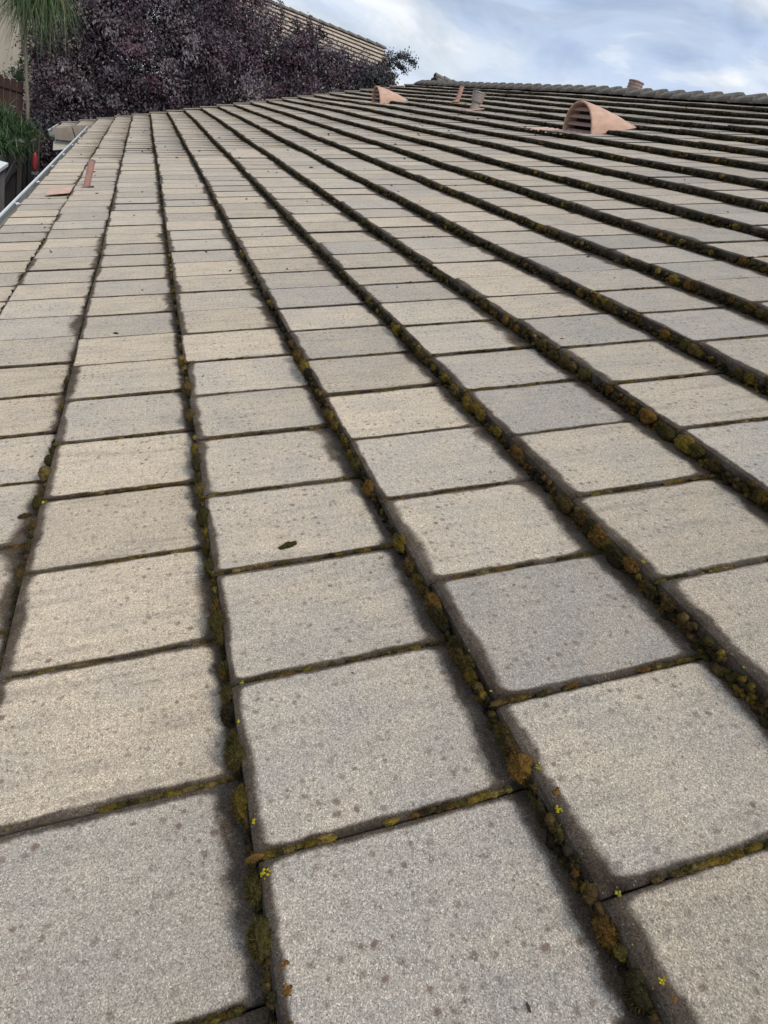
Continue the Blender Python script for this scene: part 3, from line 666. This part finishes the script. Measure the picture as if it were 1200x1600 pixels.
for _ in range(260):
    c = random.randint(-2, 14); u = random.uniform(0.2, 17) ; b = random.uniform(0.05, 0.36)
    n = T - (T - 0.004) * b / EXP + 0.002; s = random.uniform(0.0015, 0.004) * (1 if u < 3 else (1.8 if u < 7 else 3.5)); a = random.uniform(0, 3.14)
    if u < 3 and random.random() < 0.5: continue
    dv, dn = warp(c * EXP, u); p = Vector((c * EXP + b + float(dv), u, n + float(dn)))
    d = Vector((math.cos(a), math.sin(a), 0.1)) * s * random.uniform(1.0, 2.4)
    deb.tube([tuple(A4 @ (p - d)), tuple(A4 @ (p + Vector((0, 0, s * 0.3)))), tuple(A4 @ (p + d))], [s * 0.4, s * 0.75, s * 0.3], 5)
for _ in range(150):      # leaf litter along the gutter trough and caught against the eave
    yy = random.uniform(3, 18); xx = e0.x - random.uniform(0.0, 0.07); s = random.uniform(0.004, 0.011); a = random.uniform(0, 3.14)
    p = Vector((xx, yy, e0.z - 0.105)); d = Vector((math.cos(a), math.sin(a), 0.2)) * s * 2
    deb.tube([tuple(p - d), tuple(p + Vector((0, 0, s * 0.4))), tuple(p + d)], [s * 0.4, s, s * 0.3], 5)
tag(deb.build('debris', M_DEBRIS), 'dark crumbs and bits of leaf scattered over the tiles', 'debris', kind='stuff')
gr = MB()
for _ in range(40):
    c = random.randint(0, 4); u = random.uniform(0.2, 2.6); s = random.uniform(0.0007, 0.0015)
    b = random.choice((random.uniform(-0.03, -0.012), random.uniform(0, 0.4)))
    n = 0.006 if b < 0 else T - (T - 0.004) * b / EXP + s * 0.4
    dv, dn = warp(c * EXP, u); p = A4 @ Vector((c * EXP + b + float(dv), u, n + float(dn)))
    gr.box(p, (s * 1.5, s * 1.2, s), Euler((random.random() * 3, random.random() * 3, random.random() * 3)).to_matrix())
tag(gr.build('grit', M_GRIT), 'pale grains of grit scattered over the nearest tiles', 'grit', kind='stuff')

# ------------------------------------------------------------------ neighbouring buildings
def far_roof(root, x0, x1, yr, zr, ye, ze, mat, rows, wv=0.33):
    """course stepped tile slope facing the camera, joined into one part"""
    r = MB(); st = MB(); strip_mb = MB()
    for k in range(rows):
        t0, t1 = k / rows, (k + 1) / rows
        y0, z0, y1, z1 = ye + (yr - ye) * t0, ze + (zr - ze) * t0, ye + (yr - ye) * t1, ze + (zr - ze) * t1
        strip_mb.box(((x0 + x1) / 2, y0 - 0.012, z0 + 0.034), (x1 - x0 - 0.02, 0.02, 0.05))  # thin dark strip along the front edge of each course
        x = x0 - (k % 2) * wv / 2
        while x < x1:
            a, b = max(x, x0) + 0.006, min(x + wv, x1) - 0.006
            if b - a > 0.03:
                j = random.uniform(-.006, .006)
                st.prism([(0, 0.005), (0, 0.06), (1.03, 0.012), (1.03, 0.0)], lambda q, n, xx=a: (xx, y0 + (y1 - y0) * q, z0 + (z1 - z0) * q + n + j), lambda q, n, xx=b: (xx, y0 + (y1 - y0) * q, z0 + (z1 - z0) * q + n + j))
            x += wv
    strip_mb.build('course_strip', M_DECK, root)
    return st.build('roof_tile_field', mat, root)
M_FT = plain('far_roof_tile', (0.44, 0.355, 0.275), 0.9, 0.25, 2.0, 0.3, 60)
h2 = tag(empty('neighbour_house', (5.3, 33, 0)), 'neighbouring house whose buff tiled roof rises behind the purple trees', 'house')
dk = MB(); dk.poly([(1.0, 27.0, 5.48), (9.05, 27.0, 5.48), (9.05, 32, 7.6), (1.0, 32, 7.6)]); dk.poly([(1.0, 32, 7.6), (9.05, 32, 7.6), (9.05, 37, 5.5), (1.0, 37, 5.5)])
R2 = dk.build('roof', M_DECK, h2)
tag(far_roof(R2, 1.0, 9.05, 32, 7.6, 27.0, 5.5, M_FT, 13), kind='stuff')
for k in range(20):
    obj('ridge_tile', caps[k % 5], R2, Matrix.Translation((1.0 + k * 0.405, 32, 7.66)) @ Matrix.Rotation(-math.pi / 2, 4, 'Z') @ Matrix.Diagonal((1, 1.05, 0.8, 1)))
w2 = MB(); w2.prism([(27.5, 0), (36.5, 0), (36.5, 5.6), (32, 7.45), (27.5, 5.6)], lambda y, z: (1.3, y, z), lambda y, z: (8.85, y, z)); w2.build('wall', M_STUCCO, h2)
h3 = tag(empty('neighbour_house', (-5, 31, 0)), 'beige stucco house wall at the left behind the brown fence', 'house')
w3 = MB(); w3.box((-5.2, 32, 3.2), (8.0, 8.0, 6.4)); w3.build('wall', M_STUCCO, h3)
r3 = MB(); r3.prism([(-9.8, 6.4), (-0.6, 6.4), (-5.2, 8.4)], lambda x, z: (x, 27.6, z), lambda x, z: (x, 36.4, z)); r3.build('roof', M_FT, h3)
h4 = tag(empty('neighbour_house', (12, 32, 0)), 'distant house of which only a small tiled roof peak shows over the ridge', 'house')
w4 = MB(); w4.prism([(27.8, 0), (33.2, 0), (33.2, 6.1), (30.5, 7.1), (27.8, 6.1)], lambda y, z: (11.2, y, z), lambda y, z: (18, y, z)); w4.build('wall', M_STUCCO, h4)
r4 = MB()
for (ya, yb) in ((27.3, 30.5), (33.7, 30.5)):
    za, zb = 6.02, 7.22
    for k in range(8):
        t0, t1 = k / 8, (k + 1) / 8
        r4.prism([(0, 0.0), (0, 0.07), (1.0, 0.02), (1.0, 0)], lambda q, n: (11.0, ya + (yb - ya) * (t0 + (t1 - t0) * q), za + (zb - za) * (t0 + (t1 - t0) * q) + n), lambda q, n: (18.3, ya + (yb - ya) * (t0 + (t1 - t0) * q), za + (zb - za) * (t0 + (t1 - t0) * q) + n))
R4 = r4.build('roof', M_RIDGE, h4)
for k in range(18): obj('ridge_tile', caps[k % 5], R4, Matrix.Translation((10.98 + 0.4 * k, 30.5, 7.26)) @ Matrix.Rotation(-math.pi / 2, 4, 'Z'))


# ------------------------------------------------------------------ fences, shed, tool
df = tag(empty('dark_fence', (-2.32, 12, 0)), 'dark weathered board fence running alongside the gutter at the left', 'fence')
x = 0; y = 5.0; k = 0
while y < 23:
    h = 1.78 + 0.05 * math.sin(y * 1.7) + random.uniform(-.015, .015)
    MB().box((-2.32 + random.uniform(-.006, .006), y, h / 2), (0.02, 0.132, h)).build('board', M_DFENCE, df); y += 0.140
for z in (0.5, 1.42): MB().box((-2.285, 14, z), (0.04, 18, 0.09)).build('rail', M_DFENCE, df)
for y in (6.2, 8.6, 11, 15.9, 18.55, 21.0):
    P = MB().box((-2.23, y, 0.97), (0.09, 0.09, 1.94)).build('post', M_DFENCE, df)
MB().tube([(-2.23, 18.55, 1.94), (-2.23, 18.55, 1.96), (-2.23, 18.55, 1.99), (-2.23, 18.55, 2.03)], [0.05, 0.075, 0.07, 0.03], 12).build('post_cap', M_GREYW, df, smooth=True)
MB().box((-2.20, 16.9, 1.52), (0.03, 1.3, 0.14), Euler((math.radians(9), 0, 0)).to_matrix()).build('brace', M_DFENCE, df)
bf = tag(empty('brown_fence', (-3.6, 20.3, 2.2)), 'reddish brown picket fence standing above the grassy plants at the left', 'fence')
for k in range(24):
    xx = -2.50 - k * 0.135; low = 2.35 if k > 0 else 2.25
    if k == 1: low = 2.5
    zt = 3.04 + 0.02 * math.sin(k * 2.1) + 0.012 * k * 0.4
    b = MB(); b.prism([(-0.065, low), (0.065, low), (0.065, zt - 0.04), (0.035, zt), (-0.035, zt), (-0.065, zt - 0.04)], lambda q, z, X=xx: (X + q, 20.3, z), lambda q, z, X=xx: (X + q, 20.32, z)); b.build('picket', M_BFENCE, bf)
for z in (2.86,): MB().box((-3.95, 20.275, z), (3.1, 0.04, 0.07)).build('rail', M_BFENCE, bf)
sh = tag(empty('storage_shed', (-2.0, 12.5, 0)), 'narrow grey ribbed shed with a white lid at the left edge', 'shed')
MB().box((-2.0, 12.4, 2.18), (0.52, 2.0, 0.05), Euler((0, 0, 0.0)).to_matrix()).build('lid', M_WHITE, sh)
MB().box((-2.0, 12.4, 1.08), (0.42, 1.86, 2.14)).build('body', M_GREYW, sh)
for k in range(15): MB().box((-1.782, 11.55 + k * 0.125, 1.08), (0.018, 0.05, 2.12)).build('rib', M_GREYW, sh)
for k in range(4): MB().box((-2.15 + k * 0.1, 13.337, 1.08), (0.04, 0.014, 2.12)).build('rib', M_GREYW, sh)
tl = tag(empty('hand_truck', (-2.1, 19.6, 0)), 'upright black and red garden tool with grey legs leaning on the dark fence', 'garden tool')
MB().tube([(-2.13, 19.2, 0.1), (-2.14, 19.2, 1.78), (-2.13, 19.25, 1.87), (-2.10, 19.38, 1.90), (-2.09, 19.48, 1.84), (-2.09, 19.5, 1.70)], 0.035, 8).build('handle', M_BLACK, tl, smooth=True)
MB().tube([(-2.06, 19.62, 1.30), (-2.05, 19.62, 1.36), (-2.05, 19.62, 1.48), (-2.05, 19.60, 1.62), (-2.06, 19.58, 1.72)], [0.045, 0.05, 0.065, 0.055, 0.02], 10).build('housing', M_RED, tl, smooth=True)
MB().box((-2.04, 19.72, 1.24), (0.14, 0.3, 0.05)).build('shelf', M_GREY, tl)
for yy in (19.62, 19.84): MB().tube([(-2.04, yy, 1.24), (-2.02, yy + 0.03, 0.02)], 0.018, 6).build('leg', M_GREY, tl)
MB().box((-2.12, 19.25, 0.75), (0.08, 0.14, 1.3)).build('frame', M_BLACK, tl)

# ------------------------------------------------------------------ trees and plants
def leaves(centres, radii, counts, cols, size, clump=0.24, asp=0.5, up=0.3, stretch=1.0):
    P = []; O = []; C = []
    for ctr, r, cnt_ in zip(centres, radii, counts):
        ncl = max(8, int(cnt_ / (85 if clump > 0.15 else 34))); d = rng.normal(0, 1, (ncl, 3)); d /= np.linalg.norm(d, axis=1, keepdims=True)
        rad = rng.uniform(0.45, 1.08, (ncl, 1)) * (1 + 0.16 * smooth_noise(d * 3 + rng.uniform(0, 9), 1.0)[:, None])
        cc = np.array(ctr) + d * rad * np.array(r); k = rng.integers(0, ncl, cnt_); cn_ = (rng.normal(0, 0.5, (ncl, 3)) + d * 0.7 + np.array([0, -0.1, 0.15]))
        off = rng.normal(0, 1, (cnt_, 3)) * clump * 0.85 * rng.uniform(0.5, 1.25, (ncl, 1))[k] * np.array([1, 1, 0.8 * stretch])
        P.append(cc[k] + off); O.append(cn_[k]); base = cols[rng.integers(0, len(cols), ncl)] * rng.uniform(0.75, 1.3, (ncl, 1))
        C.append(base[k] * rng.uniform(0.7, 1.35, (cnt_, 1)))
    P = np.concatenate(P); O = np.concatenate(O); C = np.concatenate(C); m = len(P)
    nrm = rng.normal(0, 0.42, (m, 3)) + O * 0.9 + np.array([0, -0.1, up * 0.5]); nrm /= np.linalg.norm(nrm, axis=1, keepdims=True)
    a = np.cross(nrm, rng.normal(0, 1, (m, 3)) + np.array([0, 0, -1.2])); a /= np.linalg.norm(a, axis=1, keepdims=True); b = np.cross(nrm, a)
    s = size * rng.uniform(0.6, 1.35, (m, 1))
    V = np.stack([P - b * s * 0.5, P + a * s * asp * 0.5 + nrm * s * 0.06, P + b * s * 0.5, P - a * s * asp * 0.5 + nrm * s * 0.06], 1).reshape(-1, 3)
    return V, np.arange(4 * m).reshape(-1, 4), np.repeat(C, 4, axis=0)
PUR = np.array([(0.075, 0.055, 0.075), (0.055, 0.038, 0.054), (0.12, 0.098, 0.118), (0.088, 0.046, 0.062), (0.080, 0.072, 0.084), (0.165, 0.140, 0.155)])
def tree(name, label, base, blobs, group, cols=PUR, size=0.088, dens=1.25, sprigs=(), mat=None, clump=0.24):
    t = tag(empty(name, base), label, 'tree', group); tr = MB(); top = Vector(blobs[0][:3])
    bz_ = Vector(base); mid = bz_.lerp(top, 0.45) + Vector((0.15, 0.1, 0))
    tr.tube([bz_ - Vector((0, 0, 0.05)), mid, top], [0.17, 0.12, 0.05], 9)
    for b in blobs[1:]:
        e = Vector(b[:3]); m = mid.lerp(e, 0.5) + Vector((random.uniform(-.2, .2), random.uniform(-.2, .2), 0.15)); tr.tube([mid, m, e], [0.08, 0.05, 0.02], 6)
        for _ in range(3):
            q = e + Vector((random.uniform(-1, 1), random.uniform(-1, 1), random.uniform(-.2, 1))) * b[3]; tr.tube([m, e, q], [0.03, 0.022, 0.006], 5)
    for s in sprigs: tr.tube(s, [0.02] + [0.012] * (len(s) - 2) + [0.004], 5)
    tr.build('trunk', M_BARK, t)
    cen = [b[:3] for b in blobs]; rad = [b[3] if hasattr(b[3], '__len__') else (b[3], b[3] * 0.9, b[3]) for b in blobs]
    cn = [int(5200 * dens * (r[0] * r[2]) ** 1.0 * (b[4] if len(b) > 4 else 1)) for b, r in zip(blobs, rad)]
    V, F, C = leaves(cen, rad, cn, cols, size, clump)
    VV, FF, CC = [V], [F], [C]; n = len(V)
    for s in sprigs:       # leafy shoots
        for i in range(len(s) - 1):
            k = 11; cs_ = [tuple(Vector(s[i]).lerp(Vector(s[i + 1]), (q + .5) / k)) for q in range(k)]
            v, f, c = leaves(cs_, [(0.05, 0.05, 0.05)] * k, [13] * k, cols, size * 0.85, 0.085); VV.append(v); FF.append(f + n); CC.append(c); n += len(v)
    obj('crown', mesh_np('crown', np.concatenate(VV), np.concatenate(FF), mat or M_LEAF, np.concatenate(CC)), t)
    return t
GT = 'purple leaved trees behind the far edge of the roof'
tree('purple_leaf_tree', 'dense purple leaved tree at the left, beside the drooping palm', (-1.0, 24.2, 0),
     [(-1.2, 23.7, 3.4, 1.2), (-1.35, 23.6, 4.8, 1.1), (-1.45, 24.0, 2.0, 0.95), (-0.5, 23.5, 2.6, 1.0), (-0.5, 24.0, 5.9, 1.4), (-0.3, 23.6, 4.1, 1.2), (-1.1, 23.6, 6.2, 0.9), (-0.9, 24.8, 1.2, 1.2), (-0.9, 24.8, 5.2, 1.1), (-2.05, 23.6, 3.0, 0.7), (-2.0, 23.6, 4.2, 0.75), (-2.3, 23.7, 2.1, 0.75), (-2.25, 23.8, 1.3, 0.8), (-2.35, 23.7, 3.0, 0.6), (-2.3, 23.7, 3.8, 0.6)], GT, dens=1.15)
tree('purple_leaf_tree', 'tallest and broadest purple leaved tree, in the middle of the row', (1.5, 24.8, 0),
     [(1.4, 24.2, 4.6, 1.3), (0.7, 23.7, 3.7, 1.0), (0.9, 24.2, 6.0, 1.4), (2.0, 24.2, 6.3, 1.2), (2.4, 24.1, 5.0, 1.2), (2.9, 24.3, 6.1, 0.8), (0.5, 24.6, 2.6, 1.3), (2.0, 24.4, 3.4, 1.2), (3.1, 24.2, 4.6, 0.9), (1.3, 23.8, 5.2, 1.0)], GT, dens=1.15)
tree('purple_leaf_tree', 'purple leaved tree with feathery upright shoots in front of the buff roof', (4.6, 25.0, 0),
     [(4.1, 24.5, 5.0, 0.95), (3.7, 24.4, 5.7, 0.7), (4.55, 24.5, 5.9, 0.6), (5.0, 24.6, 5.3, 0.75), (4.4, 24.5, 4.2, 1.0), (5.65, 24.7, 5.55, 0.62), (6.3, 24.6, 5.65, 0.55, 0.9), (5.3, 24.8, 4.6, 0.9), (6.6, 24.8, 5.2, 0.7), (4.6, 24.5, 6.35, 0.38, 1.2), (6.0, 24.7, 5.1, 0.7), (4.3, 24.5, 5.6, 0.7), (5.6, 24.6, 5.9, 0.45, .8), (6.25, 24.6, 6.0, 0.38, .8), (5.15, 24.6, 6.05, 0.42), (6.75, 24.6, 5.7, 0.45, .9)], GT, dens=0.95, clump=0.18,
     sprigs=[[(4.5, 24.5, 5.9), (4.6, 24.5, 6.4), (4.55, 24.5, 6.85)], [(4.4, 24.4, 5.9), (4.25, 24.4, 6.4), (4.15, 24.4, 6.7)], [(4.7, 24.5, 6.0), (4.85, 24.5, 6.4), (4.9, 24.5, 6.78)], [(5.1, 24.6, 5.6), (5.3, 24.6, 6.1), (5.3, 24.6, 6.5)], [(5.6, 24.6, 5.6), (5.8, 24.6, 6.1), (5.75, 24.6, 6.45)], [(6.3, 24.6, 5.6), (6.45, 24.6, 6.1), (6.55, 24.6, 6.4)], [(5.9, 24.6, 5.5), (6.1, 24.6, 6.0)], [(3.7, 24.4, 6.0), (3.75, 24.4, 6.5), (3.6, 24.4, 6.9)]])
GD = np.array([(0.045, 0.050, 0.050), (0.030, 0.034, 0.036), (0.065, 0.062, 0.068), (0.05, 0.036, 0.045)])
tree('dark_leaf_tree', 'small dark leaved tree with an arching branch against the sky, rightmost of the trees', (7.0, 24.6, 0),
     [(6.95, 24.2, 5.75, 0.5), (6.9, 24.2, 6.15, 0.28), (7.2, 24.2, 5.95, 0.25), (6.55, 24.3, 5.55, 0.5)], None, cols=GD, size=0.085, dens=1.5, clump=0.13,
     sprigs=[[(6.9, 24.2, 6.0), (7.2, 24.2, 6.55), (7.55, 24.2, 6.78), (7.85, 24.2, 6.74), (8.0, 24.2, 6.66)], [(7.0, 24.2, 6.1), (7.35, 24.2, 6.5), (7.6, 24.2, 6.5), (7.75, 24.2, 6.38)], [(6.9, 24.2, 6.0), (7.0, 24.2, 6.5), (7.15, 24.2, 6.78)], [(7.0, 24.2, 5.9), (7.3, 24.2, 6.2), (7.5, 24.2, 6.2)], [(7.1, 24.2, 6.3), (7.4, 24.2, 6.7), (7.7, 24.2, 6.85)]])
def blades(roots, dirs, lens, droop, width, cols, seg=6):
    """arching strips; returns V,F,C"""
    m = len(roots); t = np.linspace(0, 1, seg + 1)
    d = dirs / np.linalg.norm(dirs, axis=1, keepdims=True)
    side = np.cross(d, np.array([0, 0, 1.0])) + 1e-4; side /= np.linalg.norm(side, axis=1, keepdims=True)
    P = roots[:, None] + d[:, None] * lens[:, None, None] * t[None, :, None]
    P[..., 2] -= (droop[:, None] * (t ** 2)[None]) * lens[:, None]
    w = width[:, None] * np.clip(1 - t, 0.05, 1)[None] ** 0.6
    Lp = P - side[:, None] * w[..., None]; Rp = P + side[:, None] * w[..., None]
    V = np.stack([Lp, Rp], 2).reshape(-1, 3); base = (np.arange(m) * (seg + 1) * 2)[:, None]
    k = np.arange(seg)[None] * 2; F = np.stack([base + k, base + k + 1, base + k + 3, base + k + 2], 2).reshape(-1, 4)
    return V, F, np.repeat(cols, (seg + 1) * 2, axis=0)
GRN = np.array([(0.032, 0.078, 0.024), (0.048, 0.105, 0.030), (0.022, 0.055, 0.018), (0.09, 0.135, 0.05)])
def grass_clump(name, label, cat, base, n, ln, rad, group=None, cols=GRN, width=0.009):
    t = tag(empty(name, base), label, cat, group)
    r = np.array(base) + np.c_[rng.normal(0, rad, n), rng.normal(0, rad, n), rng.uniform(-0.05, 0.1, n)]
    d = np.c_[rng.normal(0, 0.6, n), rng.normal(0, 0.6, n), rng.uniform(0.5, 1.4, n)]
    V, F, C = blades(r, d, ln * rng.uniform(0.5, 1.15, n), rng.uniform(0.3, 1.0, n), width * rng.uniform(0.6, 1.2, n), cols[rng.integers(0, len(cols), n)] * rng.uniform(0.6, 1.4, (n, 1)))
    obj('foliage', mesh_np('foliage', V, F, M_GREEN, C), t); return t
GP = 'arching green grassy plants on the bank'
for (b, n, ln, lab) in (((-2.72, 17.3, 1.9), 1100, 0.8, 'grassy green plant nearest the camera, behind the dark fence at the left'), ((-2.82, 18.6, 2.15), 1300, 0.95, 'tallest grassy green plant, in the middle of the clump below the brown fence'),
                        ((-2.55, 19.7, 2.0), 1100, 0.8, 'grassy green plant beneath the pale trunk of the drooping palm'), ((-3.4, 17.6, 2.1), 900, 0.85, 'grassy green plant at the far left edge of the clump'), ((-2.55, 18.6, 1.75), 700, 0.62, 'low grassy green plant leaning over the dark fence beside the metal post cap'),
                        ((-3.2, 19.8, 2.1), 700, 0.7, 'grassy green plant right under the brown picket fence')):
    grass_clump('grassy_plant', lab, 'plant', b, n, ln, 0.2, GP)
# drooping palm like plant with a pale trunk
pl = tag(empty('drooping_palm', (-2.28, 20.0, 1.7)), 'palm like tree with drooping thin green fronds and a pale slender trunk', 'tree')
MB().tube([(-2.27, 20.05, 1.6), (-2.29, 20.0, 2.6), (-2.36, 20.0, 3.5), (-2.40, 20.0, 4.3), (-2.36, 20, 4.9)], [0.045, 0.038, 0.036, 0.04, 0.025], 9).build('trunk', M_PALEBARK, pl, smooth=True)
MB().tube([(-2.29, 20.05, 3.3), (-2.45, 20.02, 3.8), (-2.47, 20.0, 4.4)], [0.03, 0.028, 0.02], 7).build('branch', M_PALEBARK, pl, smooth=True)
for (hx, hz, n) in ((-2.36, 4.75, 650), (-2.05, 5.0, 650), (-2.65, 5.05, 600), (-2.3, 5.5, 300), (-1.75, 5.0, 260)):
    r = np.tile(np.array([hx, 20.0, hz]), (n, 1)) + rng.normal(0, 0.05, (n, 3)); r[:, 1] += rng.normal(0, 0.12, n)
    d = np.c_[rng.normal(0, 1, n), rng.normal(0, 0.9, n), rng.uniform(-0.5, 0.9, n)]
    V, F, C = blades(r, d, rng.uniform(0.45, 0.95, n), rng.uniform(0.5, 1.25, n), 0.0075 * rng.uniform(0.6, 1.3, n), np.array([(0.050, 0.095, 0.032), (0.095, 0.140, 0.045), (0.035, 0.065, 0.03), (0.16, 0.16, 0.07)])[rng.choice(4, n, p=[.4, .25, .25, .1])], 7)
    obj('frond', mesh_np('frond', V, F, M_GREEN, C), pl)
gs = tag(empty('green_shrub', (-2.6, 21, 2.3)), 'small light green shrub above the brown fence against the beige wall', 'shrub')
V, F, C = leaves([(-2.62, 20.8, 3.15), (-2.55, 20.8, 3.4), (-2.95, 20.9, 3.05)], [(0.12, 0.1, 0.16), (0.08, 0.08, 0.2), (0.08, 0.08, 0.12)], [260, 150, 60], np.array([(0.08, 0.14, 0.035), (0.05, 0.10, 0.03)]), 0.055, 0.05)
obj('foliage', mesh_np('foliage', V, F, M_GREEN, C), gs)
MB().tube([(-2.6, 20.8, 2.0), (-2.6, 20.8, 3.2)], 0.015, 6).build('stem', M_BARK, gs)
bl = tag(empty('broad_leaf_plant', (-2.1, 20.6, 1.0)), 'grey green plant with broad leaves behind the lower roof corner', 'plant')
MB().tube([(-2.15, 20.9, 0.6), (-2.1, 20.9, 2.2)], 0.02, 6).build('stem', M_BARK, bl)
for k in range(16):
    a = random.uniform(0, 6.28); rr_ = random.uniform(0.08, 0.4); c0_ = Vector((-2.05 + rr_ * math.cos(a), 20.9 + rr_ * 0.5 * math.sin(a), random.uniform(1.75, 2.35)))
    d = Vector((math.cos(a), math.sin(a) * 0.5, random.uniform(-.4, .5))).normalized(); s = d.cross(Vector((0, 0, 1))).normalized(); m_ = MB(); l_ = random.uniform(0.16, 0.26)
    up_ = Vector((0, 0, 1)); m_.poly([c0_, c0_ + d * l_ * .4 + s * l_ * .2 + up_ * .02, c0_ + d * l_ - up_ * .05, c0_ + d * l_ * .5]); m_.poly([c0_, c0_ + d * l_ * .5, c0_ + d * l_ - up_ * .05, c0_ + d * l_ * .4 - s * l_ * .2 + up_ * .02])
    m_.build('leaf', plain('grey_green_leaf', (0.075, 0.095, 0.085), 0.45) if k == 0 else bpy.data.materials['grey_green_leaf'], bl)
